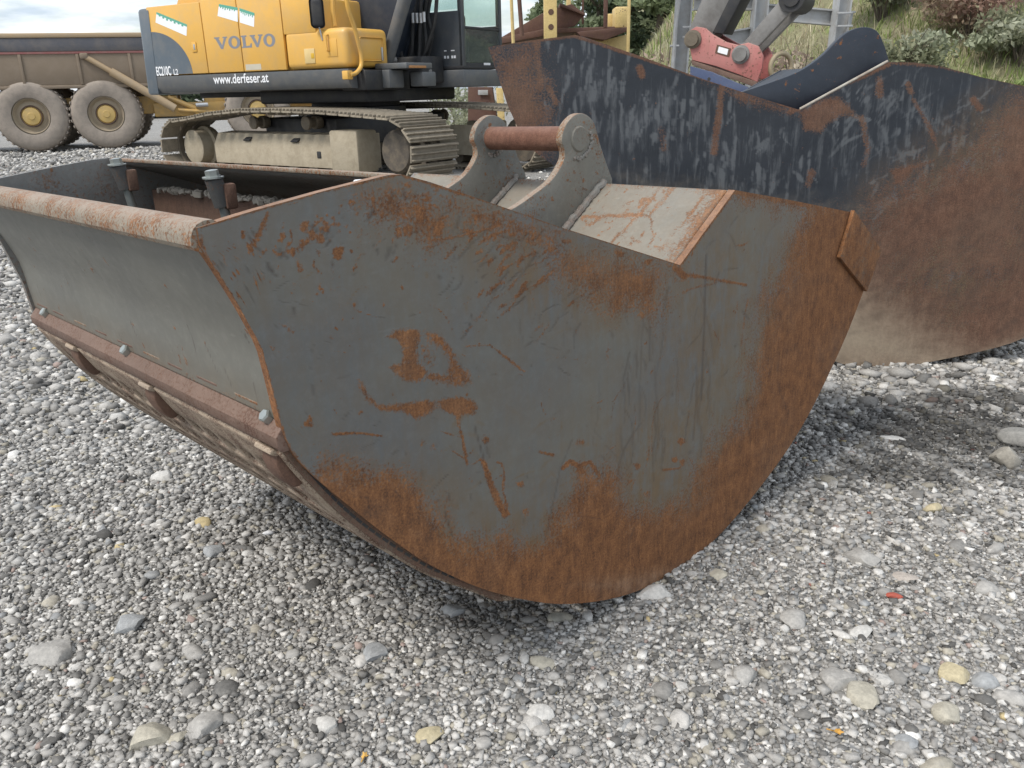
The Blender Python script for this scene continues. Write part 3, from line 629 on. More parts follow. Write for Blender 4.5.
# ears, pin and welds
ear = catmull([(-.47, 1.105), (-.34, 1.098), (-.214, 1.116), (-.123, 1.147), (-.032, 1.187), (.022, 1.240), (.026, 1.272), (.014, 1.300), (.030, 1.340), (.066, 1.368), (.104, 1.377), (.145, 1.366), (.174, 1.338), (.200, 1.278), (.236, 1.208), (.262, 1.163)], 5)
base = [(.262, 1.145), (.217, 1.150), (notch[0], notch[1] - .004), (-.47, 1.10)]
for w_ in (.490, .895):
    g = G(); g.prism([(p[0], w_, p[1]) for p in ear[1:]] + [(u_, w_, z_) for u_, z_ in base[:3]] + [(-.47, w_, 1.094)], (0, .027, 0), .004)
    e = rim(g.out('ear', 'ear', bk), 'bar')
    g = G(); g.lathe([(.040, 0), (.040, .8), (.036, 1), (0, 1)], (.096, w_ + .013, 1.300), (0, -.018, 0), 28); g.out('pin_boss', 'ear', e)
    g = G(); a, b = np.array((notch[0], w_ - .006, notch[1] + .012)), np.array((peak2[0] - .004, w_ - .006, peak2[1] + .006))
    g.tube([a + (b - a) * t + np.array((0, RNG.normal(0, .002), RNG.normal(0, .002))) for t in np.linspace(.05, 1, 34)], [.011 + .003 * RNG.random() for _ in range(34)], 8); g.out('weld_bead', 'weld', e)
    g = G()
    for t in np.linspace(-1.9, .2, 20):
        p = Vector((.096 + .058 * math.cos(t) + RNG.normal(0, .003), w_ - .001, 1.300 + .058 * math.sin(t) + RNG.normal(0, .003))); g.box(p, (.011, .008, .011), .003, Matrix.Rotation(t, 3, 'Y'))
    g.out('weld_patch', 'weld', e)
g = G(); g.cyl((.096, .51, 1.300), (.096, .905, 1.300), .0385, 28); g.out('pin', 'pin', bk)
# corner gusset on the back end of the plate
gp = [FB.uz(*q) for q in [(850.5, 210), (836, 257), (863, 291), (878, 250)]]
g = G(); g.prism([(p[0], -.016, p[1]) for p in gp], (0, .0155, 0), .003); o = g.out('corner_gusset', rusty('gusset_rust', (.12, .10, .075), (.14, .105, .07), .85, 1.0, 14, .8), bk)
# inside: ledge and two bolt tubes
wz1, wz2 = FB.wz(118, 170, -1.06), FB.wz(214, 184, -1.06)
for (w_, z_) in (wz1, wz2):
    g = G(); g.cyl((-1.06, w_, z_ + .012), (-1.045, w_, z_ - .052), .021, 18); t_ = g.out('bolt_tube', 'tube', bk)
    g = G(); g.lathe([(0, 0), (.019, 0), (.019, .3), (.016, .3), (.016, .9), (0, 1)], (-1.06, w_, z_ + .012), (-.002, 0, .022), 6); g.lathe([(0, 0), (.025, 0), (.025, .2), (0, .2)], (-1.06, w_, z_ + .013), (0, 0, .02), 18); g.out('bolt_head', 'zinc', t_, 25)
    g = G(); g.cyl((-1.045, w_, z_ - .052), (-1.035, w_, z_ - .13), .012, 12); g.out('bolt_shank', 'zinc', t_)
    g = G(); g.box((-1.032, w_ - .014, z_ - .03), (.03, .026, .06), .006); g.out('bracket', 'rust', t_)
g = G(); g.box((-.88, .80, 1.135), (.012, 1.30, .12), .002); ledge = g.out('cross_plate', 'rust', bk)
g = G()
for k in range(150): g.box((-.88 + RNG.normal(0, .006), .2 + 1.2 * RNG.random(), 1.195 + .006 * RNG.random()), (.016, .008 + .022 * RNG.random(), .005 + .014 * RNG.random()), .002, Matrix.Rotation(RNG.normal(0, .6), 3, 'X') @ Matrix.Rotation(RNG.normal(0, .6), 3, 'Z'), 1)
tag(g.out('gravel_crumbs', plain('dry_dirt', (.40, .36, .30), .95, .25, 40), ledge), kind='stuff')
g = G(); c = FB.uz(359, 184, .05); g.lathe([(0, 0), (.016, 0), (.014, .6), (.008, 1), (0, 1)], (c[0], .05, c[1] - .008), (0, 0, .016), 12); g.out('bolt_cap', 'white', bk)

# ---- the big black bucket behind it
_a = R(91.5); FK = Frame(on_ground(900, 366), np.array([-math.cos(_a), math.sin(_a), 0.]))
KW = 1.75
kb = empty('black_bucket', mat=FK.mat(), label='huge scraped black bucket with rusty lower side behind the grey bucket', cat='bucket')
KT = [FK.uz(*q) for q in [(488, 47), (530, 40.5), (575, 35), (583, 36.5), (640, 56), (700, 78), (760, 98), (800, 110), (845, 86), (888, 62), (915, 62.5), (940, 66), (985, 78), (1024, 86), (1062, 104), (1092, 140), (1106, 185)]]
KB = catmull([FK.uz(*q) for q in [(488, 47), (493, 62), (502, 88), (512, 115), (535, 152), (600, 190), (680, 222), (740, 256), (790, 312), (815, 348), (840, 363), (880, 368), (940, 360), (1024, 338), (1070, 298), (1098, 240), (1106, 185)]], 6)
def black_marks(u, z):
    X, Y = FK.seen(u, z); m = Marks(X, Y); rnd = random.Random(9)
    rust = np.maximum.reduce([
        m.poly([(480, 40), (538, 38), (545, 70), (556, 100), (560, 130), (540, 200), (480, 200)], 60, .85), m.line([(536, 40), (540, 90)], 6, .75), m.line([(549, 88), (556, 103)], 4, .8),
        m.line([(722, 84), (718, 120), (714, 152)], 4.5, .9), m.poly([(700, 80), (735, 88), (790, 108), (800, 118), (740, 104)], 14, .75),
        m.poly([(798, 112), (822, 98), (838, 96), (848, 104), (858, 118), (845, 116), (828, 124), (820, 132), (804, 130)], 10, .95), m.line([(790, 112), (842, 84), (888, 64)], 4, .9), m.line([(480, 46), (575, 36), (800, 110)], 2.6, .85), m.line([(888, 62), (940, 66), (1030, 86)], 3, .75),
        m.line([(862, 118), (868, 150), (864, 165)], 4, .7), m.line([(914, 100), (930, 128), (938, 150)], 3.4, .68), m.line([(880, 80), (880, 95)], 5, .75), m.line([(974, 100), (980, 108)], 5, .95), m.line([(640, 68), (642, 76)], 4.5, .95), m.line([(661, 130), (664, 148)], 5.5, .62), m.line([(812, 172), (808, 184)], 5, .75), m.line([(908, 84), (911, 92)], 4, .8),
        m.poly([(890, 170), (935, 158), (938, 162), (915, 170), (905, 186), (893, 186)], 10, .95),
        m.poly([(1060, 70), (1024, 96), (1000, 122), (978, 148), (945, 164), (920, 180), (895, 192), (868, 212), (820, 235), (700, 300), (900, 420), (1200, 420), (1200, 90)], 95, 1.15)])
    sc = np.zeros(len(u)); scuff = m.poly([(545, 40), (800, 112), (890, 66), (990, 84), (960, 140), (880, 190), (700, 210), (560, 190)], 60, .8)
    for _ in range(420):
        cx_, cy_ = rnd.choice([(600, 95), (640, 130), (690, 110), (770, 150), (850, 110), (905, 100), (930, 130), (960, 150), (580, 70), (730, 170)]); x, y = rnd.gauss(cx_, 26), rnd.gauss(cy_, 24); L = rnd.uniform(4, 26); a = (1.62 if x < 760 else rnd.choice([1.7, 2.2, .9])) + rnd.gauss(0, .18)
        scuff = np.maximum(scuff, m.stroke(rnd, x, y, L, a, rnd.uniform(.9, 3.0), rnd.uniform(.8, 2.2)))
    for _ in range(70):
        x, y = rnd.uniform(850, 1024), rnd.uniform(90, 230); L = rnd.uniform(12, 60); a = rnd.choice([-.45, -.6, 2.6, 2.2]) + rnd.gauss(0, .15)
        scuff = np.maximum(scuff, m.stroke(rnd, x, y, L, a, rnd.uniform(.8, 2.4), rnd.uniform(.8, 2.2)))
    wsh = m.poly([(880, 200), (1000, 110), (1100, 90), (1100, 400), (800, 400)], 80, .9)
    for _ in range(130):
        x, y = rnd.uniform(850, 1024), rnd.uniform(180, 335); L = rnd.uniform(8, 55); a = -.45 + (x - 850) * -.002 + rnd.gauss(0, .22)
        q_ = m.stroke(rnd, x, y, L, a, rnd.uniform(1.2, 5.0), rnd.uniform(.12, .5))
        if rnd.random() < .5: sc = np.maximum(sc, q_ * .8)
        else: scuff = np.maximum(scuff, q_ * 3)
    rust = rust - .55 * m.poly([(870, 255), (960, 235), (1010, 290), (960, 335), (890, 300)], 70, 1) - .4 * m.poly([(990, 180), (1060, 150), (1060, 330), (1000, 260)], 60, 1)
    scuff = np.maximum(scuff, m.line([(858, 119), (870, 120)], 1.6, 3.2)); scuff = np.maximum(scuff, m.line([(832, 112), (838, 124)], 1.6, 3))
    tan_area = np.maximum.reduce([m.poly([(700, 280), (858, 284), (880, 296), (905, 312), (930, 330), (975, 352), (1000, 380), (700, 400)], 95, .80), m.poly([(960, 352), (1024, 334), (1100, 300), (1100, 400), (960, 400)], 34, .62), m.poly([(545, 150), (700, 175), (880, 200), (940, 190), (900, 215), (700, 230)], 40, .35)])  # tan areas over the black paint, strongest in the lower left wedge
    return {'rust': rust, 'scratch': sc, 'scuff': scuff, 'mud': tan_area, 'wash': wsh}
cut_plate('side_plate', KT, KB, 330, 190, .03, 'black_plate', kb, 0.0, black_marks)
cut_plate('side_plate', resample(KT, .06), KB[::3], 50, 5, .03, 'black', kb, KW - .03)
kt = [np.array(p) for p in KT]
strip('back_sheet', resample([kt[2] + (.01, -.012), kt[5] + (0, -.012), kt[7] + (0, -.012)], .08), .032, KW - .032, 10, 'black', kb, .015)
strip('saddle_sheet', resample([kt[7] + (.004, -.012), kt[9] + (0, -.012)], .08), .032, KW - .032, 10, 'black', kb, .015)
strip('top_sheet', resample([p + (0, -.012) for p in kt[9:]], .08), .032, KW - .032, 10, 'black', kb, .015)
strip('shell', resample([p + np.array((0, .010)) for p in KB[20:-1]], .05), .032, KW - .032, 14, 'sieve', kb, .018)
strip('front_panel', resample([p + np.array((.012, 0)) for p in KB[1:19]], .05), .032, KW - .032, 12, 'black', kb, .015)
ke = catmull([FK.uz(*q, .05) for q in [(742, 92), (772, 82), (800, 71), (822, 56), (838, 40), (850, 31), (864, 27), (877, 31), (884, 44), (889, 60), (893, 72)]], 5)
_e2 = [FK.uz(*q, .05) for q in [(870, 92), (800, 122), (760, 108)]]
g = G(); g.prism([(p[0], .05, p[1]) for p in list(ke) + _e2], (0, .05, 0), .004); g.out('ear', 'black', kb)
g = G(); a, b = kt[7], kt[9]; g.tube([(a[0] + (b[0] - a[0]) * t, .004, a[1] + (b[1] - a[1]) * t + .004) for t in np.linspace(0, 1, 20)], .0065, 8); g.out('weld_bead', plain('pale_weld', (.38, .36, .31), .6, .3, 30, 0, (.2, .12, .08), .6, 14), kb)

# ------------------------------------------------------------------ the tracked excavator
_cx, _sx = math.cos(EXYAW), math.sin(EXYAW)
EXX, EXY = np.array([_cx, _sx, 0]), np.array([-_sx, _cx, 0])
def exl(px, py, y):
    p = on_plane(px, py, EXO + EXY * y, EXY) - EXO; return float(p @ EXX), y, float(p[2])
def exf(px, py, x):
    p = on_plane(px, py, EXO + EXX * x, EXX) - EXO; return x, float(p @ EXY), float(p[2])
ex = empty('tracked_excavator', EXO, EXYAW, 'yellow and dark grey tracked excavator with muddy tracks standing behind the buckets', 'excavator')
TR = -.13                                # the tracks stand a little turned under the upper body
cT, sT = math.cos(TR), math.sin(TR)
KX = 1.14
def trk(x, y, z): x *= KX; return (x * cT - y * sT, x * sT + y * cT, z)
def tpath():
    p = [(1.88 + .38 * math.sin(a), .43 - .38 * math.cos(a)) for a in np.linspace(0, math.pi * .97, 14)]
    p += [(1.4, .845), (.9, .875), (.2, .895), (-.5, .895), (-1.1, .855), (-1.6, .79)]
    p += [(-1.88 - .35 * math.sin(a), .41 + .35 * math.cos(a)) for a in np.linspace(.12, math.pi, 13)]
    p += [(-1.2, .055), (0, .055), (1.2, .055), (1.88, .05)]
    return resample([(x * KX, z) for x, z in p], .004)
TP = tpath(); NS = 52
def shoe_mesh():
    g = G(); g.box((0, 0, -.012), (.186, .78, .024), .004, seg=1)
    for q in (-.075, -.005, .065): g.box((q, 0, .014), (.020, .78, .032), .005, seg=1)
    o = g.out('track_shoe', 'track', ex); return o
shoe0 = shoe_mesh(); first = True
for side in (-1, 1):
    yc = side * 1.2
    for k in range(NS):
        j = int(k / NS * (len(TP) - 1)); a, b = TP[j], TP[min(j + 4, len(TP) - 1)] if j + 4 < len(TP) else TP[(j + 4) % len(TP) + 1]
        d = b - a; ang = math.atan2(d[1], d[0]); nx, nz_ = math.sin(ang), -math.cos(ang)
        o = shoe0 if first else dup(shoe0, ex); first = False
        x, z = a[0] + nx * .012, a[1] + nz_ * .012
        # shoe's +z looks outwards from the loop
        m = Matrix.Rotation(TR, 4, 'Z') @ Matrix.Translation((x, yc, z)) @ Matrix.Rotation(-ang + math.pi, 4, 'Y')
        o.matrix_local = m
    g = G(); ins = TP[::25] / np.array((KX, 1.)); c0 = ins.mean(0)
    q = np.array([p + (c0 - p) / np.hypot(*(c0 - p)) * .055 for p in ins]); n = len(q)
    for dy in (-.13, .07):
        va = [trk(p[0], yc + dy, p[1]) for p in ins] + [trk(p[0], yc + dy + .06, p[1]) for p in ins] + [trk(p[0], yc + dy, p[1]) for p in q] + [trk(p[0], yc + dy + .06, p[1]) for p in q]
        fa = []
        for i in range(n):
            j = (i + 1) % n; fa += [(i, j, 2 * n + j, 2 * n + i), (n + i, 3 * n + i, 3 * n + j, n + j), (2 * n + i, 2 * n + j, 3 * n + j, 3 * n + i)]
        g.faces(va, fa)
    g.out('track_chain', 'trackdark', ex)
    s_ = side; yo = yc + s_ * .14                          # outer face of the side frame
    g = G(); t = bmesh.new()
    prof = [(yc - s_ * .2, .20), (yo, .20), (yo, .45), (yc + s_ * .06, .60), (yc - s_ * .2, .62)]
    g.prism([trk(-1.38, y_, z_) for y_, z_ in prof], Vector(trk(1.30, 0, 0)) - Vector(trk(-1.38, 0, 0)), .012); fr = g.out('side_frame', 'mudframe', ex)
    for x_ in (-.7, .2): 
        g = G(); g.box(trk(x_, yc + s_ * .10, .535), (.14, .10, .02), .006, Matrix.Rotation(TR, 3, 'Z') @ Matrix.Rotation(R(-60 * s_ + 30 * s_), 3, 'X')); g.out('frame_slot', 'blackgap', fr)
    g = G(); g.box(trk(.62, yo + s_ * .001, .36), (.075, .012, .085), .01, Matrix.Rotation(TR, 3, 'Z')); g.out('access_hole', 'blackgap', fr)
    g = G(); g.box(trk(1.16, yc + s_ * .10, .42), (.50, .34, .50), .03, Matrix.Rotation(TR, 3, 'Z')); g.out('drive_guard', 'mudframe', ex)
    g = G(); g.lathe([(0, 0), (.30, 0), (.31, .3), (.25, .4), (.25, .9), (.22, 1), (0, 1)], trk(1.86, yc - s_ * .12, .43), Vector(trk(0, s_ * .30, 0)), 26); g.out('drive_sprocket', plain('sprocket_steel', (.075, .064, .052), .8, .3, 8, 0, (.2, .16, .11), .5, 9), ex)
    g = G(); g.lathe([(0, 0), (.27, 0), (.285, .1), (.285, .35), (.24, .4), (.24, .96), (.21, 1), (0, 1)], trk(-1.80, yc - s_ * .14, .40), Vector(trk(0, s_ * .32, 0)), 28); g.out('idler_wheel', 'mudframe', ex)
    for x_ in (-.55, .42):
        g = G(); g.lathe([(0, 0), (.075, 0), (.085, .15), (.085, .4), (.06, .45), (.06, .75), (.085, .8), (.085, .95), (.06, 1), (0, 1)], trk(x_, yc - s_ * .12, .745), Vector(trk(0, s_ * .26, 0)), 18); g.out('carrier_roller', 'trackdark', ex)
    for x_ in np.linspace(-1.3, 1.2, 8):
        g = G(); g.lathe([(0, 0), (.085, 0), (.085, 1), (0, 1)], trk(x_, yc - s_ * .13, .165), Vector(trk(0, s_ * .26, 0)), 14); g.out('track_roller', 'trackdark', ex)
g = G(); g.box(trk(0, 0, .62), (1.5, 2.1, .36), .05, Matrix.Rotation(TR, 3, 'Z')); g.out('car_body', 'blackgap', ex)
g = G(); g.lathe([(0, 0), (.70, 0), (.70, .45), (.62, .5), (.62, 1), (0, 1)], (0, 0, .80), (0, 0, .24), 40); g.out('slew_ring', 'blackgap', ex)
g = G(); g.box((.05, .05, 1.06), (1.9, 2.0, .17), .03); g.box((-1.6, .1, 1.12), (1.6, 1.6, .1), .03); g.box((1.0, -.75, 1.24), (.4, .9, .24), .02); g.out('turntable_frame', 'blackgap', ex)
# upper body
SY = -1.35
cw = [(-2.47, SY - .005), (-2.66, SY - .005), (-2.74, SY + .04), (-2.81, SY + .35), (-2.86, -.5), (-2.88, 0)]
cw = cw + [(x, -y) for x, y in cw[::-1][1:]]
g = G(); g.prism([(x, y, 1.13) for x, y in cw], (.06, 0, 1.13), .04); g.out('counterweight', 'slate', ex)
g = G(); g.prism([(-2.465, SY, 1.375), (-2.465, SY, 1.22), (-2.465, SY + .05, 1.155), (-2.465, SY + .3, 1.14), (-2.465, SY + .3, 1.375)], (3.53, 0, 0)); skirt = g.out('side_skirt', 'slate2', ex)
g = G(); g.box((-1.0, .02, 1.80), (2.9, 2.58, .86), .05); g.prism([(-2.2, -1.1, 2.22), (-2.0, -1.1, 2.5), (-.5, -1.1, 2.5), (.3, -1.1, 2.3), (.3, -1.1, 2.22)], (0, 2.1, 0), .03); g.out('engine_hood', 'yellow', ex)
def ypanel(x0, x1, z0, z1, name='hood_panel', mat='yellow', y=SY, t=.045, bev=.012):
    g = G(); g.box(((x0 + x1) / 2, y + t / 2, (z0 + z1) / 2), (x1 - x0, t, z1 - z0), bev); return g.out(name, mat, ex)
p1 = ypanel(-2.462, -1.392, 1.39, 2.27); p2 = ypanel(-1.380, -.716, 1.39, 2.29); p3 = ypanel(-.704, .052, 1.39, 2.30); p4 = ypanel(.064, .60, 1.80, 2.30)
q = [(-2.455, 1.395)] + [(-2.455 + .76 * math.sin(a), 1.395 + .56 * math.cos(a)) for a in np.linspace(0, math.pi / 2, 18)]
g = G(); g.prism([(x, SY - .0015, z) for x, z in q], (0, .0005, 0)); g.out('corner_decal', 'slate', p1)
def banner(px, y, parent):
    P_ = [exl(*p, y) for p in px]; g = G(); g.prism(P_, (0, .0006, 0)); o = g.out('banner', 'white', parent)
    a, b, c, d = [Vector(p) for p in P_]; g = G(); g.prism([a + Vector((0, -.0006, 0)), b + Vector((0, -.0006, 0)), b + (c - b) * .2 + Vector((0, -.0006, 0)), a + (d - a) * .2 + Vector((0, -.0006, 0))], (0, .0005, 0)); g.out('banner_edge', 'green', parent)
    g = G()
    for k in range(7):
        t0, t1 = .08 + k * .125, .14 + k * .125; e = Vector((0, -.0007, 0)); lo = .2; hi = .2 + .10 + .12 * ((k * 37) % 5) / 5
        g.prism([a + (b - a) * t0 + (d - a) * lo + e, a + (b - a) * t1 + (d - a) * lo + e, a + (b - a) * t1 + (d - a) * hi + e, a + (b - a) * t0 + (d - a) * hi + e], (0, .0004, 0))
    g.out('banner_print', 'green', parent)
banner([(156.5, 12), (187, 24.5), (186.5, 36), (155.5, 22.5)], SY - .0015, p1)
banner([(219, 4), (237.5, 7.5), (237.8, 22), (217.5, 16)], SY - .0015, p2); banner([(239.5, 8), (254.5, 13), (254, 27), (239.8, 22.5)], SY - .0015, p3)
# lettering
def letters(word, x0, z0, h, wd, gap, mat, parent, y=SY - .0012):
    """slab letters, one part each"""
    def put(pts, hole=None):
        g = G(); P_ = [(x + p * wd, y, z0 + q * h) for p, q in pts]
        if hole is None: g.prism(P_, (0, .0008, 0))
        else:
            n = len(pts); Hh = [(x + p * wd, y, z0 + q * h) for p, q in hole]; g.faces(P_ + Hh, [(i, (i + 1) % n, n + (i + 1) % n, n + i) for i in range(n)])
        g.out('letter', mat, parent, 0)
    x = x0
    for ch in word:
        if ch == 'V': put([(-.08, 1), (.40, 1), (.40, .90), (.30, .88), (.55, .32), (.76, .88), (.66, .90), (.66, 1), (1.06, 1), (1.06, .90), (.97, .88), (.60, 0), (.42, 0), (.02, .88), (-.08, .90)])
        elif ch == 'O':
            a = np.linspace(0, 2 * math.pi, 25)[:-1]; put([(.5 + .53 * math.cos(t), .5 + .53 * math.sin(t)) for t in a], [(.5 + .25 * math.cos(t), .5 + .36 * math.sin(t)) for t in a])
        elif ch == 'L': put([(.02, 1), (.52, 1), (.52, .90), (.40, .87), (.40, .14), (.74, .16), (.82, .34), (.92, .34), (.90, 0), (.02, 0), (.02, .10), (.13, .13), (.13, .87), (.02, .90)])
        x += wd + gap
for ch, px, par in (('V', 216.5, p2), ('O', 229.5, p2), ('L', 242.0, p3), ('V', 252.0, p3), ('O', 264.5, p3)):
    a = exl(px, 49.5 - (px - 216) * .055, SY); b = exl(px + 11.5, 49.5, SY); letters(ch, a[0], a[2], .148, b[0] - a[0], 0, 'letter', par)
def text(body, size, loc, sx, parent, mat='white', bold=.0, name='lettering'):
    c = bpy.data.curves.new(name, 'FONT'); c.body = body; c.size = size; c.offset = bold; c.extrude = .0005; c.materials.append(M[mat])
    t = bpy.data.objects.new(name, c); COL.objects.link(t); dg = bpy.context.evaluated_depsgraph_get(); me = bpy.data.meshes.new_from_object(t.evaluated_get(dg)); bpy.data.objects.remove(t)
    o = bpy.data.objects.new(name, me); COL.objects.link(o); o.parent = parent; o.matrix_local = Matrix.Translation(loc) @ Matrix.Rotation(R(90), 4, 'X') @ Matrix.Diagonal((sx, 1, 1, 1)); return o
a = exl(154.5, 76.5, SY); text('EC210C', .165, (a[0] + .055, SY - .0035, a[2] + .01), .56, p1, 'white', .0036)
text('L2', .105, (exl(174, 75, SY)[0], SY - .0035, exl(174, 75.2, SY)[2] + .005), .95, p1, 'white', .0015)
a = exl(214.5, 85, SY); text('www.derfeser.at', .165, (a[0], SY - .004, a[2] + .015), .92, skirt, 'white', .0022)
for px, par in ((194.5, p1),):
    a = exl(px, 47, SY); g = G(); g.box((a[0], SY - .006, a[2]), (.09, .014, .13), .01); h_ = g.out('latch', 'yellow', par); g = G(); g.box((a[0] + .01, SY - .014, a[2]), (.03, .008, .07), .005); g.out('latch_handle', 'silver', h_)
a = exl(253.5, 67, SY); g = G(); g.box((a[0], SY - .001, a[2]), (.28, .002, .07)); g.out('type_plate', plain('pale_plate', (.5, .46, .36), .5), p3)
# tool box at the front corner
g = G(); g.box((.565, -.945, 1.615), (1.01, .81, .455), .07, seg=4); tbx = g.out('tool_box', 'yellow', ex)
g = G(); g.box((1.073, -.90, 1.60), (.012, .46, .27), .03, seg=3); d_ = g.out('tool_box_door', 'yellow', tbx)
g = G(); g.box((1.085, -.70, 1.55), (.02, .03, .16), .008); g.out('door_latch', 'silver', d_)
a = exl(310, 56, SY); g = G(); g.box((a[0], SY - .004, a[2]), (.17, .006, .17), .002); sg = g.out('decal', plain('pale_decal', (.62, .46, .2), .5), tbx)
g = G(); g.box((a[0] + .05, SY - .0085, a[2] + .0), (.05, .003, .06), .001); g.out('decal_print', plain('ochre_print', (.6, .36, .02), .5), sg)
a = exl(332, 46, SY); g = G(); g.tube([(a[0] - .05, SY, a[2] + .13), (a[0] - .055, SY - .035, a[2] + .12), (a[0] - .055, SY - .035, a[2] - .05), (a[0] - .05, SY, a[2] - .06)], .012); g.box((a[0], SY - .003, a[2] - .02), (.16, .006, .2), .002); g.out('grab_handle', 'yellow', tbx)
P_ = [exf(*p, 1.14) for p in [(344, -20), (348, 8), (354, 26), (358, 42), (361, 55), (361, 66), (356, 73), (350, 75)]]
g = G(); g.tube([tuple(p) for p in catmull(P_, 5)], .026, 10); hr = g.out('handrail', 'yellow', ex)
g = G(); g.box((1.10, P_[-1][1], P_[-1][2]), (.09, .10, .10), .01); g.out('rail_foot', 'yellow', hr)
g = G(); g.tube([exl(333, -8, -1.2), exl(333, 10, -1.2), exl(335, 26, -1.2)], .03, 8); g.out('handrail', 'yellow', ex)
mc = exl(317, 13, -1.38); g = G(); g.box(mc, (.05, .17, .34), .05, Matrix.Rotation(R(-52), 3, 'Z'), 4); mi = g.out('mirror', 'blackgap', ex); g = G(); g.tube([Vector(mc) + Vector((0, 0, -.1)), Vector(mc) + Vector((.02, .03, -.3)), (mc[0] + .1, -1.25, 1.8)], .012); g.out('mirror_arm', 'silver', mi)
g = G(); g.box((1.30, -.55, 1.40), (.50, .55, .07), .012); g.box((1.18, -.72, 1.25), (.26, .30, .22), .02); g.box((1.45, -.35, 1.24), (.2, .3, .18), .02); st = g.out('step_deck', 'slate2', ex)
g = G(); g.box((1.552, -.60, 1.385), (.012, .36, .03), .003); g.out('step_edge', plain('orange_brown', (.42, .2, .07), .6), st)
# cab
CX0, CX1, CY0, CY1, CZ0, CZ1 = .05, 1.60, .385, 1.43, 1.365, 2.98
g = G(); g.box((.80, .905, 1.245), (1.63, 1.08, .225), .02); g.out('cab_base', 'slate2', ex)
cabp = empty('cab'); cabp.parent = ex
def cpart(name, mat, *boxes, parent=cabp):
    g = G()
    for c, s_, b in boxes: g.box(c, s_, b)
    return g.out(name, mat, parent)
cpart('floor', 'blackgap', (((CX0 + CX1) / 2, (CY0 + CY1) / 2, CZ0 + .02), (CX1 - CX0, CY1 - CY0, .04), .004))
for x_, y_ in ((CX1 - .04, CY0 + .04), (CX1 - .04, CY1 - .04), (CX0 + .05, CY0 + .05), (CX0 + .05, CY1 - .05), (.92, CY0 + .03)):
    cpart('cab_post', 'cabgrey', ((x_, y_, (CZ0 + CZ1) / 2), (.075, .075, CZ1 - CZ0), .02))
cpart('cab_roof', 'cabgrey', (((CX0 + CX1) / 2, (CY0 + CY1) / 2, CZ1), (CX1 - CX0 + .06, CY1 - CY0 + .04, .09), .03))
cpart('cab_side_wall', 'cabgrey', (((CX0 + CX1) / 2, CY0 + .02, 1.74), (CX1 - CX0 - .02, .035, .70), .01), ((.5, CY0 + .02, 2.3), (.84, .035, .6), .01))
cpart('cab_rear_wall', 'cabgrey', ((CX0 + .02, (CY0 + CY1) / 2, 1.75), (.035, CY1 - CY0 - .02, .75), .01))
cpart('cab_door', 'cabgrey', (((CX0 + CX1) / 2, CY1 - .02, 1.66), (CX1 - CX0 - .1, .035, .56), .01))
cpart('front_rail', 'blackgap', ((CX1 - .03, (CY0 + CY1) / 2, 1.885), (.04, CY1 - CY0 - .1, .035), .006), ((CX1 - .03, (CY0 + CY1) / 2, 1.41), (.04, CY1 - CY0 - .1, .06), .006))
cpart('window_pane', 'glass', ((CX1 - .02, (CY0 + CY1) / 2, 1.655), (.008, CY1 - CY0 - .15, .42), 0))
cpart('window_pane', 'glass', ((CX1 - .02, (CY0 + CY1) / 2, 2.41), (.008, CY1 - CY0 - .15, 1.0), 0))
cpart('window_pane', 'glass', ((1.25, CY0 + .02, 2.50), (.56, .008, .78), 0)); cpart('window_pane', 'glass', ((.85, CY1 - .02, 2.43), (1.3, .008, .95), 0)); cpart('window_pane', 'glass', ((CX0 + .02, .9, 2.5), (.008, .9, .74), 0))
cpart('seat', 'hose', ((.62, .95, 1.66), (.5, .48, .14), .04), ((.40, .95, 2.02), (.14, .46, .66), .05), ((.40, .95, 2.42), (.1, .28, .2), .04), ((.6, .95, 1.48), (.34, .34, .22), .02))
cpart('control_console', 'cabgrey', ((.95, .62, 1.66), (.3, .12, .46), .03), ((.95, 1.26, 1.66), (.3, .12, .46), .03), ((1.42, .6, 1.8), (.08, .2, .5), .03))
cpart('data_print', 'white', *[((1.30 + .05 * k, CY0 + .0005, 1.52 + .0 * k), (.03, .003, .035), 0) for k in (0, 1, 2.4, 3.2)], ((1.31, CY0 + .0005, 1.60), (.04, .003, .014), 0), ((1.43, CY0 + .0005, 1.60), (.06, .003, .014), 0))
cpart('glass_print', 'white', ((CX1 + .001, .98, 1.43), (.004, .17, .03), 0))
# boom, cylinders, hoses, stick
Y0 = -.30
bl = [exl(350, 70, Y0), exl(344, 30, Y0), exl(346, -10, Y0), exl(398, -10, Y0), exl(399, 0, Y0), exl(386, 50, Y0), exl(380, 75, Y0)]
L_ = [(p[0], p[2]) for p in bl]
up_l, up_r = L_[2], L_[3]
boomp = [L_[0], L_[1], up_l, (up_l[0] + .9, 3.6), (up_l[0] + 1.7, 4.75), (3.3, 5.35), (6.0, 4.85), (6.15, 4.6), (6.0, 4.45), (3.4, 4.62), (2.5, 4.2), (up_r[0] + .5, 3.2), up_r, L_[4], L_[5], L_[6]]
g = G(); g.prism([(x, Y0, z) for x, z in boomp], (0, .52, 0), .01); g.out('boom', 'darkpaint', ex)
a, b = Vector(exl(384, 72, -.42)), Vector(exl(405, -2, -.42)); d_ = (b - a)
g = G(); g.cyl(a, a + d_ * 1.5, .085, 18); g.cyl(a + d_ * 1.5, a + d_ * 2.4, .05, 14); bc = g.out('boom_cylinder', 'slate2', ex)
g = G(); g.cyl(a + Vector((0, -.14, 0)), a + Vector((0, .2, 0)), .11, 18); g.out('cylinder_eye', 'blackgap', bc)
a2 = Vector(exl(398, 72, .18)); g = G(); g.cyl(a2, a2 + d_ * 1.5, .085, 18); g.out('boom_cylinder', 'darkpaint', ex)
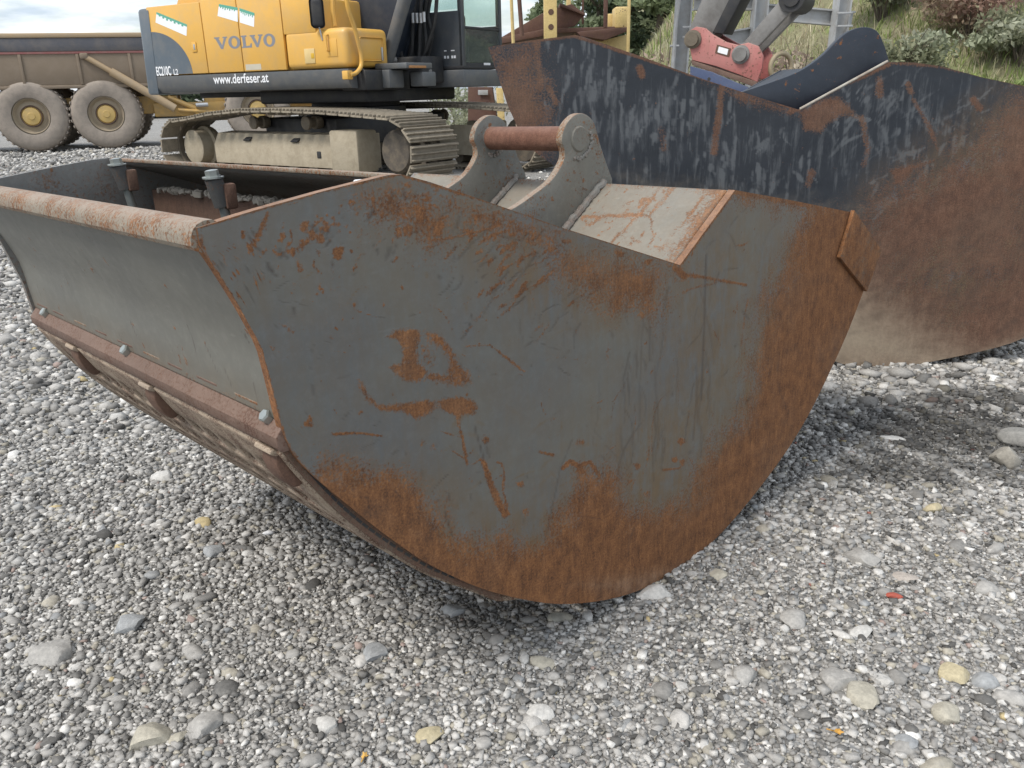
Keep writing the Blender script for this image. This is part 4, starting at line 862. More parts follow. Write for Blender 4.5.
for k, pts in enumerate([[(404, -5), (403, 20), (400, 45), (404, 62), (410, 74)], [(416, -5), (413, 25), (412, 50), (408, 68)], [(421, -5), (420, 30), (418, 60), (406, 74)], [(437, -5), (435, 20), (430, 38), (424, 55), (414, 72)], [(410, -5), (408, 15), (411, 38), (409, 60)], [(427, -3), (424, 20), (426, 44), (421, 66)], [(407, -5), (410, 30), (414, 58), (424, 74)], [(431, -5), (428, 16), (432, 36), (428, 58), (431, 74)], [(400, 20), (396, 42), (399, 60), (392, 74)]]):
    g = G(); g.tube([tuple(p) for p in catmull([exl(*p, .05 + .03 * k) for p in pts], 6)], .026, 8); g.out('hydraulic_hose', 'hose', ex)
for px in ((413, 18), (417, 18), (421, 18), (424, 17)):
    a = Vector(exl(*px, .0)); g = G(); g.cyl(a + Vector((0, 0, -.06)), a + Vector((0, 0, .06)), .022, 10); g.out('hose_coupling', 'silver', ex)
g = G(); g.box((1.05, .1, 1.36), (.5, .5, .34), .03); g.box((.55, .2, 1.9), (.35, .3, .9), .03); g.out('valve_block', 'blackgap', ex)
for px in ((393, 71), (427, 72), (392, 60), (421, 64)):
    a = Vector(exl(*px, .0 if px[0] > 400 else -.35)); g = G(); g.cyl(a + Vector((-.03, -.05, 0)), a + Vector((.03, .05, 0)), .04, 12); g.out('hydraulic_fitting', 'rod', ex)
A, B, J = np.array((4.99, 1.559)), np.array((5.524, 1.385)), np.array((6.005, 1.897))
sp_ = [A + (-.09, -.08), A + (-.115, .03), (5.04, 1.96), (5.95, 4.75), (6.2, 4.9), (6.45, 4.7), (5.42, 1.96), A + (.22, .06), A + (.10, -.08)]
g = G(); g.prism([(p[0], -.15, p[1]) for p in sp_], (0, .30, 0), .012); stick = g.out('stick', 'rod', ex)
g = G(); g.prism([(5.18, -.17, 1.62), (5.30, -.17, 1.60), (5.56, -.17, 2.1), (5.44, -.17, 2.14)], (0, .34, 0), .01); g.out('stick_side_bar', 'blackgap', stick)
d_ = (J - B) / np.hypot(*(J - B)); nn = np.array((-d_[1], d_[0])) * .085
for y_ in (-.22, .13):
    g = G(); g.prism([(p[0], y_, p[1]) for p in (B - d_ * .09 + nn * .8, B - d_ * .09 - nn * .8, J - nn, J + nn)], (0, .09, 0), .015); g.out('bucket_link', 'rod', ex)
g = G(); g.cyl((J[0], -.25, J[1]), (J[0], .25, J[1]), .13, 22); g.cyl((J[0], -.27, J[1]), (J[0], -.25, J[1]), .08, 18); g.out('link_joint', 'blackgap', ex)
g = G(); g.cyl((J[0], 0, J[1]), (6.75, 0, 3.6), .06, 14); g.cyl((6.55, 0, 3.15), (7.0, 0, 4.3), .095, 16); g.out('bucket_cylinder', 'rod', ex)
# red quick coupler
rc = empty('quick_coupler'); rc.parent = ex
cpx = [(688, 40), (689, 31), (696, 26.5), (705, 28), (712, 34), (726, 42), (738, 45), (748, 42.5), (758, 46), (763, 56), (762, 68), (757, 82), (740, 75), (715, 66), (692, 60)]
for y_ in (-.24, .19):
    pts = [exl(*p, -.24) for p in cpx]; g = G(); g.prism([(p[0], y_, p[2]) for p in pts], (0, .05, 0), .01); sd = g.out('coupler_side', 'red', rc)
    for q in (A, B):
        g = G(); g.lathe([(0, 0), (.095, 0), (.095, .5), (.07, .6), (.07, 1), (0, 1)], (q[0], y_ + .02, q[1]), (0, -.07, 0), 20); g.out('coupler_pin', 'rod' if q is B else 'trackdark', sd)
P_ = [exl(*p, -.245) for p in [(717, 44.5), (731, 48.5), (729, 57), (715, 53)]]
g = G(); g.prism(P_, (0, .003, 0)); st_ = g.out('type_plate', 'rust', rc); cm = sum((Vector(p) for p in P_), Vector()) / 4
g = G(); g.prism([cm + (Vector(p) - cm) * .68 + Vector((0, -.003, 0)) for p in P_], (0, .002, 0)); g.out('plate_print', 'white', st_)
P_ = [exl(*p, -.26) for p in [(691, 60), (757, 82), (757, 88), (692, 65)]]
g = G(); g.prism(P_, (0, .52, 0), .006); g.out('coupler_flange', 'edgebar', rc)

# ---- the blue attachment hanging in the coupler, mostly hidden
bb = empty('blue_bucket', EXO + EXX * 5.25, EXYAW, 'dark blue bucket under the red coupler, mostly hidden by the black bucket', 'bucket')
g0 = -.30
prof = [(-.55, 1.0), (-.60, .55), (-.45, .12), (-.1, g0 + .30), (.3, .05), (.62, .45), (.72, .95)]
for y_ in (-.6, .57): g = G(); g.prism([(x, y_, z - .02) for x, z in prof], (0, .03, 0), .004); g.out('side_plate', 'blue', bb)
g = G()
for (x0, z0), (x1, z1) in zip(prof, prof[1:]): g.prism([(x0, -.57, z0 - .02), (x1, -.57, z1 - .02), (x1, -.57, z1), (x0, -.57, z0)], (0, 1.14, 0))
g.out('shell', 'blue', bb)
g = G(); g.box((.08, 0, 1.0), (1.28, 1.14, .03), .004); g.out('top_sheet', 'rust', bb)
for y_ in (-.30, .26):
    P_ = [exl(*p, y_) for p in [(690, 66), (712, 72), (735, 82), (755, 90), (755, 108), (700, 108), (690, 100)]]
    g = G(); g.prism([(p[0] - 5.25, y_, p[2]) for p in P_], (0, .04, 0), .006); e_ = g.out('ear', 'blue', bb)
    a = exl(709, 79, y_); g = G(); g.cyl((a[0] - 5.25, y_ - .002, a[2]), (a[0] - 5.25, y_ + .042, a[2]), .018, 12); g.out('ear_hole', 'blackgap', e_)
P_ = [exl(*p, -.1) for p in [(762, 79), (815, 69), (816, 73), (764, 84)]]
g = G(); g.prism([(p[0] - 5.25, -.1, p[2]) for p in P_], (0, .25, 0), .006); g.out('cross_beam', 'edgebar', bb)
c = exl(781, 67, -.05); g = G(); rr = .135
g.tube([(c[0] - 5.25 + rr * .62 * math.cos(t), -.05 + .1 * math.cos(t), c[2] + rr * math.sin(t)) for t in np.linspace(0, 2 * math.pi, 29)], .026, 10); g.out('lifting_ring', plain('dull_brass', (.30, .25, .16), .6, .2), bb)

# ------------------------------------------------------------------ dump truck
T0 = on_ground(38.5, 152.3); T1 = on_ground(112.5, 149.3); td = (T1 - T0); TS = np.linalg.norm(td); TX = td / TS; TY = np.array([-TX[1], TX[0], 0])
tr = empty('dump_truck', T0, math.atan2(TX[1], TX[0]), 'dusty brown articulated dump truck with big tyres behind the excavator', 'truck')
def trl(px, py, y=0.):
    p = on_plane(px, py, T0 + TY * y, TY) - T0; return float(p @ TX), y, float(p[2])
WR = .985
def wheel_meshes():
    g = G(); prof = [(.50, .02), (.60, -.01), (.80, -.02), (.90, .03), (.955, .10), (.965, .38), (.965, .40), (.955, .68), (.90, .75), (.60, .78), (.50, .74)]
    g.lathe(prof, (0, 0, WR), (0, 1, 0), 44)
    for k in range(36):
        a = 2 * math.pi * k / 36
        for s0, s1, of in ((.05, .36, 0), (.42, .72, math.pi / 36)):
            c = Vector((math.cos(a + of) * .965, (s0 + s1) / 2, WR + math.sin(a + of) * .965)); g.box(c, (.035, s1 - s0, .085), .012, Matrix.Rotation(-(a + of), 3, 'Y'), 1)
    ty = g.out('tyre', 'tyre', None, 40)
    g = G(); g.lathe([(.50, .06), (.47, .04), (.44, .12), (.40, .16), (.30, .13), (.29, .15), (0, .15)], (0, 0, WR), (0, 1, 0), 36); ri = g.out('rim', plain('dusty_rim', (.33, .27, .19), .8, .15, 6, 0, (.2, .16, .12), .5), None)
    g = G(); g.lathe([(.29, .13), (.28, .07), (.255, .06), (.255, .10), (.23, .06), (.10, .045), (.09, .03), (0, .03)], (0, 0, WR), (0, 1, 0), 30); hb = g.out('hub', plain('hub_yellow', (.52, .36, .12), .6, .12, 5, 0, (.3, .22, .13), .5, 5), None)
    g = G(); g.lathe([(.262, .052), (.285, .048), (.292, .07), (.262, .07)], (0, 0, WR), (0, 1, 0), 36); rg = g.out('hub_ring', plain('hub_dark_ring', (.06, .035, .03), .8), None)
    return ty, ri, hb, rg
wt_ = wheel_meshes()
def wheel(x, y, first=False, rz=0.):
    e = empty('wheel'); e.parent = tr; e.location = (x, y, 0); e.rotation_euler = (0, 0, rz)
    for o in wt_:
        if first: o.parent = e
        else: dup(o, e)
wheel(0, 0, True); wheel(TS, 0); wheel(0, 2.5, rz=0); wheel(TS, 2.5)
fx = trl(263, 150, .0)[0]; wheel(fx, 0.0); wheel(fx, 2.5)
def tbox(name, mat, x0, x1, y0, y1, z0, z1, bev=.02, parent=tr):
    g = G(); g.box(((x0 + x1) / 2, (y0 + y1) / 2, (z0 + z1) / 2), (x1 - x0, y1 - y0, z1 - z0), bev); return g.out(name, mat, parent)
zz_ = lambda py, px=60: trl(px, py, .05)[2]
xl, xr = trl(-130, 60, .05)[0], trl(190, 60, .05)[0]
zt, zb1, zb2, zb3, zbt = zz_(33), zz_(38), zz_(51.5), zz_(54), zz_(85)
body = empty('dump_body'); body.parent = tr
tbox('body_side', 'truckdust', xl, xr, .05, .12, zbt, zb3, .01, body); tbox('stripe', 'truckred', xl, xr, .02, .1, zb3 + .004, zb2, .01, body); tbox('upper_band', 'truckband', xl, xr, .0, .1, zb2 + .004, zb1, .02, body); tbox('top_rail', 'truckrail', xl, xr, -.03, .14, zb1 + .004, zt, .03, body)
tbox('body_side', 'truckdust', xl, xr, 3.0, 3.1, zbt, zt, .01, body); tbox('body_floor', 'truckdust', xl, xr, .12, 3.0, zbt, zbt + .08, .01, body); tbox('body_front', 'truckdust', xr - .08, xr, .12, 3.0, zbt, zt + .3, .01, body)
for px in (20, 78, 130): x_ = trl(px, 60, .05)[0]; tbox('body_rib', 'truckdust', x_ - .04, x_ + .04, .015, .06, zbt, zb3 - .004, .01, body)
tbox('body_sill', 'truckdust', xl, xr, .02, .25, zbt - .10, zbt - .004, .02, body)
a, b = Vector(trl(84, 56, -.02)), Vector(trl(150, 94, -.02)); g = G(); g.cyl(a, a + (b - a) * .45, .075, 14); g.cyl(a + (b - a) * .4, b + (b - a) * .4, .115, 16); hc = g.out('hoist_cylinder', 'truckrail', tr)
g = G(); g.box(a, (.22, .16, .16), .04); g.out('cylinder_bracket', 'truckdust', hc)
tbox('chassis_beam', 'yellow_dirty', -1.5, fx - 2.3, .55, .85, .95, 1.45, .03); tbox('chassis_beam', 'yellow_dirty', -1.5, fx - 2.3, 2.2, 2.5, .95, 1.45, .03)
tbox('bogie_beam', 'truckdust', -.3, TS + .3, .72, 1.0, .72, 1.05, .08)
for x_ in (0, TS): tbox('axle', 'truckdust', x_ - .18, x_ + .18, .7, 2.6, .78, 1.15, .08)
x_ = fx; tbox('axle', 'truckdust', x_ - .18, x_ + .18, .7, 2.6, .78, 1.15, .08)
xa, xb = trl(152, 100, .3)[0], trl(228, 100, .3)[0]
tbox('hitch_frame', 'yellow_dirty', xa, xb, .35, .6, .85, 1.25, .05); tbox('hitch_block', 'yellow_dirty', xb - .7, xb + .1, .5, 2.3, .7, 1.7, .08)
g = G(); g.tube([trl(168, 97, .2), trl(195, 108, .2), trl(200, 118, .2)], .07, 8); g.tube([trl(178, 110, .15), trl(215, 112, .15)], .05, 8); g.out('hitch_strut', 'yellow_dirty', tr)
g = G(); g.cyl(trl(196, 105, .1), trl(208, 104.5, .1), .06, 10); g.out('steer_cylinder', 'silver', tr)
tbox('front_frame', 'yellow_dirty', xb - .3, fx + 2.2, .6, 2.5, .9, 1.5, .05); tbox('engine_hood', 'yellow', fx - .2, fx + 2.4, .3, 2.8, 1.5, 2.3, .15)
x3, x4 = trl(302, 100, .1)[0], trl(328, 100, .1)[0]; tbox('fender', 'yellow', x3 - .2, x4 + .3, -.02, .6, 1.15, 1.75, .08); tbox('driver_cab', 'yellow', fx - 1.6, fx - .25, .7, 2.4, 1.4, 3.1, .12)

# ------------------------------------------------------------------ old screening machine behind the cab
SD = 17.5
sm0 = at(560, 100, SD); sm0[2] = 0
sm = empty('screening_machine', (sm0[0], sm0[1], float(gz(sm0[0], sm0[1]))), 0, 'rusty old machine with yellow posts and brown steel decks right of the cab', 'machine')
def sml(px, py, Y=SD): p = at(px, py, Y); return Vector((p[0] - sm0[0], p[1] - sm0[1], p[2] - float(gz(sm0[0], sm0[1]))))
def spost(x0, x1, y0, y1, name, mat, Y=SD, dep=.2):
    a, b = sml(x0, y1, Y), sml(x1, y0, Y); b2 = sml(x1, y1, Y); w_ = (b2 - a).length
    t = sml((x0 + x1) / 2, y0, Y); m_ = sml((x0 + x1) / 2, y1, Y)
    g = G(); g.box(((m_.x + t.x) / 2, m_.y + dep / 2, (m_.z + t.z) / 2), (w_, dep, abs(t.z - m_.z)), min(.02, w_ * .2)); return g.out(name, mat, sm)
po = spost(544.5, 557, -30, 110, 'post', 'scr_yellow', SD - .2, .26)
for py in (12, 27): a = sml(551, py, SD - .2); g = G(); g.cyl(a + Vector((0, -.004, 0)), a + Vector((0, .05, 0)), .055, 12); g.out('post_hole', 'rust', po)
spost(627.5, 630.5, -30, 60, 'post', 'scr_yellow', SD - .4, .06); spost(566.5, 571, -30, 27, 'post', 'scr_yellow', SD + .6, .09); spost(604, 608, -30, 28, 'post', 'scr_rust', SD - .3, .08); spost(582, 584, -30, 24, 'post', 'scr_rust', SD + .8, .05)
a, b = sml(510, -30, SD - 1), sml(514, 60, SD - 1); g = G(); g.cyl(a, b, .03, 8); g.out('rail', 'scr_yellow', sm)
a, b = sml(517, -30, SD - .6), sml(522, 36, SD - .6); g = G(); g.cyl(a, b, .04, 8); g.out('rail', 'scr_rust', sm)
def slab(pts, name, mat, vec): g = G(); g.prism(pts, vec, .01); return g.out(name, mat, sm)
slab([sml(500, 38, SD + .3), sml(548, 10, SD + .3), sml(572, 4, SD + .3), sml(585, 14, SD + .3), sml(575, 26, SD + .3), sml(500, 45, SD + .3)], 'hopper_side', 'scr_rust', (0, .06, 0))
slab([sml(560, 3, SD + .2), sml(585, 13, SD + .2), sml(585, 15.5, SD + .2), sml(560, 6, SD + .2)], 'hopper_rim', 'scr_rust', (0, .5, 0))
slab([sml(500, 38, SD + .2), sml(548, 28.5, SD + .2), sml(629, 26, SD + .2), sml(629, 30, SD + .2), sml(560, 33, SD + .2), sml(500, 44, SD + .2)], 'deck', 'scr_rust', (0, 1.3, 0))
slab([sml(577, 32, SD), sml(629, 27, SD), sml(628, 31, SD), sml(605, 40, SD), sml(580, 36, SD)], 'chute', 'scr_rust', (0, .8, 0))
g = G(); a = sml(622, 17, SD + .1); g.box(a + Vector((0, .3, 0)), (.26, .5, .38), .03); g.out('motor_box', 'scr_yellow', sm); g = G(); a = sml(612, 20, SD + .5); g.box(a + Vector((0, .3, 0)), (.16, .3, .26), .03); g.out('motor_box', 'scr_yellow', sm)
slab([sml(575, 33, SD + .5), sml(605, 40, SD + .5), sml(628, 34, SD + .5), sml(628, 75, SD + .5), sml(600, 75, SD + .5), sml(575, 42, SD + .5)], 'support_plate', 'scr_yellow', (0, .1, 0))
slab([sml(468, 87, SD), sml(492, 87, SD), sml(500, 140, SD), sml(468, 140, SD)], 'base_frame', 'scr_rust', (0, 1.5, 0)); slab([sml(496, 88, SD - .3), sml(503, 88, SD - .3), sml(506, 140, SD - .3), sml(499, 140, SD - .3)], 'base_leg', 'scr_yellow', (0, .2, 0))
slab([sml(478, 90, SD - .05), sml(488, 90, SD - .05), sml(488, 95, SD - .05), sml(478, 95, SD - .05)], 'base_plate_print', 'galv', (0, .02, 0))
for x_ in (560, 620): a = sml(x_, 60, SD + .6); g = G(); g.box((a.x, a.y, 1.0), (.18, .18, 2.0), .01); g.out('machine_leg', 'scr_rust', sm)

# ------------------------------------------------------------------ grey steel trestle behind the coupler
FD = 12.0
f0 = at(760, 100, FD); f0z = float(gz(f0[0], f0[1]))
fr = empty('steel_trestle', (f0[0], f0[1], f0z), 0, 'pale grey frame of steel I-beams behind the red coupler', 'steel frame')
def fl(px, py, Y=FD): p = at(px, py, Y); return Vector((p[0] - f0[0], p[1] - f0[1], p[2] - f0z))
def ibeam(name, p, q, wd, dep, face=Vector((0, -1, 0))):
    """I-section from p to q, flanges looking sideways, web seen from the front"""
    p, q = Vector(p), Vector(q); z = (q - p).normalized(); y = (face - z * face.dot(z)).normalized(); x = y.cross(z); g = G(); t = .022
    rot = Matrix((x, y, z)).transposed(); L = (q - p).length; c = (p + q) / 2
    for s_ in (-1, 1): g.box(c + x * s_ * (wd / 2 - t / 2), (t, dep, L), 0, rot)
    g.box(c, (wd - 2 * t, .016, L), 0, rot); return g.out(name, 'galv', fr)
def base(px, py, Y=FD): v = fl(px, py, Y); v.z = 0; return v
ibeam('column', base(676, 70), fl(687, -40), .20, .18); ibeam('column', base(754, 60, FD + .2), fl(764, -40, FD + .2), .19, .18); ibeam('column', base(831, 70, FD + .3), fl(848, -40, FD + .3), .19, .20)
ibeam('cross_beam', fl(765, 12, FD + .45), fl(852, 19.5, FD + .45), .2, .16); ibeam('cross_beam', fl(722, 40, FD + .3), fl(756, 34, FD + .3), .20, .16); ibeam('cross_beam', fl(694, 3, FD + .3), fl(754, 3, FD + .3), .18, .16)
for px, py in ((845, 13), (845, 26), (690, 27), (690, 37)): g = G(); g.box(fl(px, py, FD + .16 if px > 700 else FD - .14), (.2, .03, .025), .004); g.out('stiffener', 'galv', fr)
a = fl(672, 66, FD - .2); a.z = 0; g = G(); g.tube([a, fl(675, 30, FD - .2), fl(684, -30, FD - .2)], .022, 8); g.out('brace', 'galv', fr); g = G(); g.tube([fl(670, 46, FD - .2), fl(679, 46, FD - .2)], .015, 6); g.out('brace', 'galv', fr)

# ------------------------------------------------------------------ hillside with scrub, trees beyond
def leafmat(name, transl=.4):
    m, nt, b = newmat(name); n = NT(nt); c = n.attr('tint', 'Color'); n.put(b.inputs['Base Color'], c); b.inputs['Roughness'].default_value = .65
    b.inputs['Specular IOR Level'].default_value = .25
    t = n.n('ShaderNodeBsdfTranslucent'); n.put(t.inputs[0], c); mx_ = n.n('ShaderNodeMixShader'); mx_.inputs[0].default_value = transl
    nt.links.new(b.outputs[0], mx_.inputs[1]); nt.links.new(t.outputs[0], mx_.inputs[2]); nt.links.new(mx_.outputs[0], nt.nodes['Material Output'].inputs[0]); return m
M['leaf'] = leafmat('leaf'); M['bark'] = plain('bark', (.10, .08, .06), .9, .3, 12, bump=.4)
def hillmat():
    m, nt, b = newmat('scrub_soil'); n = NT(nt)
    c = n.ramp(n.noise(.9, 9, .7), [(.3, (.16, .14, .09)), (.5, (.24, .23, .13)), (.62, (.19, .22, .09)), (.8, (.34, .30, .21))])
    n.put(b.inputs['Base Color'], c); b.inputs['Roughness'].default_value = .95; n.put(b.inputs['Normal'], n.bump(n.noise(6, 8, .75), .8, .1)); return m
M['scrub'] = hillmat()
def hz(x, y): return gz(x, y) + hill(x, y)
def hillside():
    xs = np.concatenate([np.linspace(-4, 24, 90), np.linspace(25, 90, 26)]); ys = np.concatenate([np.linspace(13.2, 34, 70), np.linspace(35, 110, 30)])
    X, Y = np.meshgrid(xs, ys); Z = hz(X, Y) + .012; Z[0] -= .3; nx, ny = len(xs), len(ys); i = np.arange(nx * ny).reshape(ny, nx)
    f = np.stack([i[:-1, :-1], i[:-1, 1:], i[1:, 1:], i[1:, :-1]], -1).reshape(-1, 4)
    keep = (hill(X, Y)[:-1, :-1] + hill(X, Y)[1:, 1:]).ravel() > .01
    tag(arrays('hillside', np.stack([X, Y, Z], -1).reshape(-1, 3), f[keep], 'scrub'), 'overgrown bank rising behind the black bucket', 'hillside', kind='structure')
hillside()
def pal(n, cols, var=.25):
    c = np.array(cols)[RNG.integers(0, len(cols), n)] * (1 + RNG.normal(0, var, (n, 1))); return np.clip(c, .01, .7)
def blades(x, y, z, h, wd, lean, cols):
    """grass blades: bent strips of two quads' worth, drawn as three triangles"""
    n = len(x); a = RNG.uniform(0, 2 * np.pi, n); l = RNG.normal(0, 1, n) * lean; b = RNG.uniform(0, 2 * np.pi, n)
    dx, dy = np.cos(a) * wd / 2, np.sin(a) * wd / 2; lx, ly = np.cos(b) * l * h, np.sin(b) * l * h
    v = np.empty((n, 5, 3)); base = np.stack([x, y, z], 1)
    off = np.stack([dx, dy, 0 * x], 1); mid = base + np.stack([lx * .35, ly * .35, h * .55], 1); tip = base + np.stack([lx, ly, h * (1 - .35 * np.abs(l))], 1)
    v[:, 0] = base - off; v[:, 1] = base + off; v[:, 2] = mid + off * .8; v[:, 3] = mid - off * .8; v[:, 4] = tip
    k = np.arange(n)[:, None] * 5; f = np.concatenate([k + np.array([[0, 1, 2]]), k + np.array([[0, 2, 3]]), k + np.array([[3, 2, 4]])], 0)
    return v.reshape(-1, 3), f, np.repeat(cols, 5, 0)
def grass():
    n = 68000; y = 13.6 + 22 * RNG.random(n) ** 1.6; x = -1.5 + RNG.random(n) * (y * .95 + 1.5); q = hill(x, y) > .03; x, y = x[q], y[q]; n = len(x)
    patch = np.sin(x * .9 + 1.7) * np.sin(y * 1.1) + .6 * np.sin(x * 2.3 + y * .7)
    green = pal(n, [(.16, .22, .06), (.21, .27, .08), (.27, .32, .12), (.17, .21, .08)]); dry = pal(n, [(.40, .36, .24), (.48, .44, .32), (.33, .27, .19), (.37, .35, .23)])
    c = np.where((patch + RNG.normal(0, .6, n) > .35)[:, None], green, dry) * 1.15
    v, f, c = blades(x, y, hz(x, y), RNG.uniform(.08, .38, n) * (1 + .03 * (y - 14)), .014 + .0010 * (y - 13), .6, c)
    tag(arrays('grass', v, f, 'leaf', ang=0, cols=c), 'mixed green and straw coloured grass on the bank', 'grass', kind='stuff')
grass()
def leaves(c, rad, n, size, cols, lobes=9, seed=0):
    r = np.random.default_rng(seed); c = np.array(c, float); rad = np.array(rad, float)
    lc = r.normal(0, 1, (lobes, 3)); lc /= np.linalg.norm(lc, axis=1)[:, None]; lc *= r.uniform(.25, .72, (lobes, 1)); lr = r.uniform(.25, .5, lobes)
    k = r.integers(0, lobes, n); d = r.normal(0, 1, (n, 3)); d /= np.linalg.norm(d, axis=1)[:, None]; d *= (r.random((n, 1)) ** .45)
    p = c + (lc[k] + d * lr[k][:, None]) * rad
    a = r.normal(0, 1, (n, 3)); a /= np.linalg.norm(a, axis=1)[:, None]; b = np.cross(a, r.normal(0, 1, (n, 3))); b /= np.linalg.norm(b, axis=1)[:, None]
    s_ = size * r.uniform(.6, 1.4, (n, 1)); v = np.stack([p - a * s_, p + b * s_ * .42, p + a * s_, p - b * s_ * .42], 1)
    f = np.arange(n * 4).reshape(n, 4)
    cc = np.array(cols)[r.integers(0, len(cols), lobes)][k] * (1 + r.normal(0, .22, (n, 1)))
    return v.reshape(-1, 3), f, np.repeat(np.clip(cc, .008, .6), 4, 0)
def shrub(name, px, py, Y, w_, h_, cols, label, n=2200, size=.05, twigs=True, cat='bush', grp='bushes on the bank', sd=0):
    p = at(px, py, Y); x, y = p[0], p[1]; z = float(hz(x, y))
    h_ *= .85; n = int(n * .8); cols = [tuple(q * 1.2 for q in c_) for c_ in cols]
    e = empty(name, (x, y, z), 0, label, cat, grp)
    v, f, c = leaves((0, 0, h_ * .55), (w_ / 2 * 1.25, w_ / 2 * 1.1, h_ * .55), n, size, cols, 10, sd); arrays('foliage', v, f, 'leaf', e, 0, cols=c)
    r = random.Random(sd); g = G()
    for k in range(11 if twigs else 5):
        a = r.uniform(0, 6.28); l = r.uniform(.3, .95) * w_ / 2
        g.tube([(0, 0, -.1), (l * .4 * math.cos(a), l * .4 * math.sin(a), h_ * .45), (l * math.cos(a + .3), l * math.sin(a + .3), h_ * r.uniform(.7, 1.08))], [.022, .014, .005], 5)
    g.out('stems', 'bark', e); return e
GRN = [(.12, .17, .06), (.15, .20, .08), (.19, .23, .10)]; GREY = [(.26, .28, .19), (.33, .34, .25), (.21, .22, .14)]; DRY = [(.34, .28, .21), (.28, .22, .17), (.40, .35, .27)]; REDB = [(.29, .19, .15), (.24, .17, .13), (.32, .25, .18)]; LIME = [(.25, .30, .10), (.30, .35, .14), (.21, .26, .10)]
for i, a in enumerate([
    ('scrub_bush', 658, 66, 16.0, 2.1, 2.35, DRY, 'dry grey brown bush left of the steel trestle'),
    ('scrub_bush', 722, 50, 17.5, 2.0, 2.2, GREY, 'grey green bush seen through the trestle behind the stick'),
    ('scrub_bush', 808, 52, 16.0, 2.0, 1.7, DRY, 'brownish bush in the gap below the trestle cross beam'),
    ('scrub_bush', 796, 76, 15.2, 1.7, 1.3, LIME, 'low lime green bush just above the black bucket saddle'),
    ('scrub_bush', 905, 34, 17.0, 2.2, 1.3, GREY, 'pale grey green bush right of the black bucket ear'),
    ('scrub_bush', 882, 8, 19.5, 1.9, 1.5, GREY, 'tangled pale bush above the black bucket ear'),
    ('scrub_bush', 950, 55, 16.0, 1.6, .8, LIME, 'low yellow green bush over the rear end of the black bucket'),
    ('scrub_bush', 972, 20, 18.0, 2.3, 1.7, REDB, 'reddish brown bush high on the bank'),
    ('scrub_bush', 1022, 40, 17.0, 1.7, 1.1, GREY, 'pale grey green bush at the right edge of the bank'),
    ('scrub_bush', 1012, 74, 15.4, 1.8, .9, LIME, 'bright green bush low at the right edge'),
    ('scrub_bush', 1000, 2, 20.5, 2.0, 1.6, DRY, 'straw coloured bush at the top right of the bank'),
    ('scrub_bush', 840, 4, 22.0, 2.0, 1.5, GREY, 'pale bush behind the right end of the trestle beam'),
    ('scrub_bush', 935, 6, 21.5, 1.8, 1.3, LIME, 'yellow green bush near the top of the bank between pale bushes'),
    ('scrub_bush', 455, 104, 24.0, 3.6, 1.9, GREY, 'pale bush seen under the excavator cab'),
]): shrub(*a[:8], sd=i + 20, n=2400 if a[3] < 20 else 1800, size=.045 + .0012 * a[3])
def tree(px, Y, top, w_, cols, label, sd, leaf=.16, n=6500, conical=False):
    p = at(px, 80, Y); x, y = p[0], p[1]; z = float(hz(x, y)); h_ = at(px, top, Y)[2] - z
    e = empty('tree', (x, y, z), 0, label, 'tree', 'trees beyond the bank'); r = random.Random(sd); g = G()
    g.tube([(0, 0, -.3), (.1, .05, h_ * .3), (0, .1, h_ * .62), (.1, 0, h_ * .95)], [.28, .2, .12, .03], 8)
    for k in range(12):
        a = r.uniform(0, 6.28); zz0 = h_ * r.uniform(.2, .8); l = w_ / 2 * r.uniform(.4, .9); g.tube([(0, .05, zz0), (l * .5 * math.cos(a), l * .5 * math.sin(a), zz0 + l * .3), (l * math.cos(a), l * math.sin(a), zz0 + l * .45)], [.08, .05, .015], 5)
    g.out('trunk', 'bark', e)
    vs, fs, cs = [], [], []; off = 0
    for k in range(7):
        t = k / 6; ww = w_ * (1.05 - .75 * t if conical else .95 - .5 * abs(t - .4)); v, f, c = leaves((r.uniform(-.15, .15) * w_, r.uniform(-.15, .15) * w_, h_ * (.18 + .76 * t)), (ww / 2, ww / 2, h_ * .16), n // 7, leaf, cols, 9, sd * 10 + k)
        vs.append(v); fs.append(f + off); cs.append(c); off += len(v)
    arrays('crown', np.vstack(vs), np.vstack(fs), 'leaf', e, 0, cols=np.vstack(cs))
DK = [(.13, .17, .105), (.16, .20, .12), (.20, .235, .14)]; MD = [(.22, .27, .16), (.26, .31, .18), (.19, .23, .13)]
tree(598, 40, -40, 5.0, DK, 'dark tree behind the yellow post of the rusty machine', 1)
tree(632, 44, -60, 5.5, DK, 'dark green tree right of the rusty machine', 2, conical=True)
tree(660, 38, -50, 4.4, MD, 'mid green tree left of the trestle', 3)
tree(690, 46, -70, 5.5, DK, 'dark tree hidden partly by the trestle column', 4)
tree(560, 52, -8, 5.0, MD, 'pale far tree above the rusty deck', 5, leaf=.2)
tree(735, 42, -60, 5.0, MD, 'mid green tree behind the stick of the excavator', 6)
tree(152, 62, 70, 14.0, DK, 'low dark tree line seen under the truck and excavator', 7, leaf=.3)

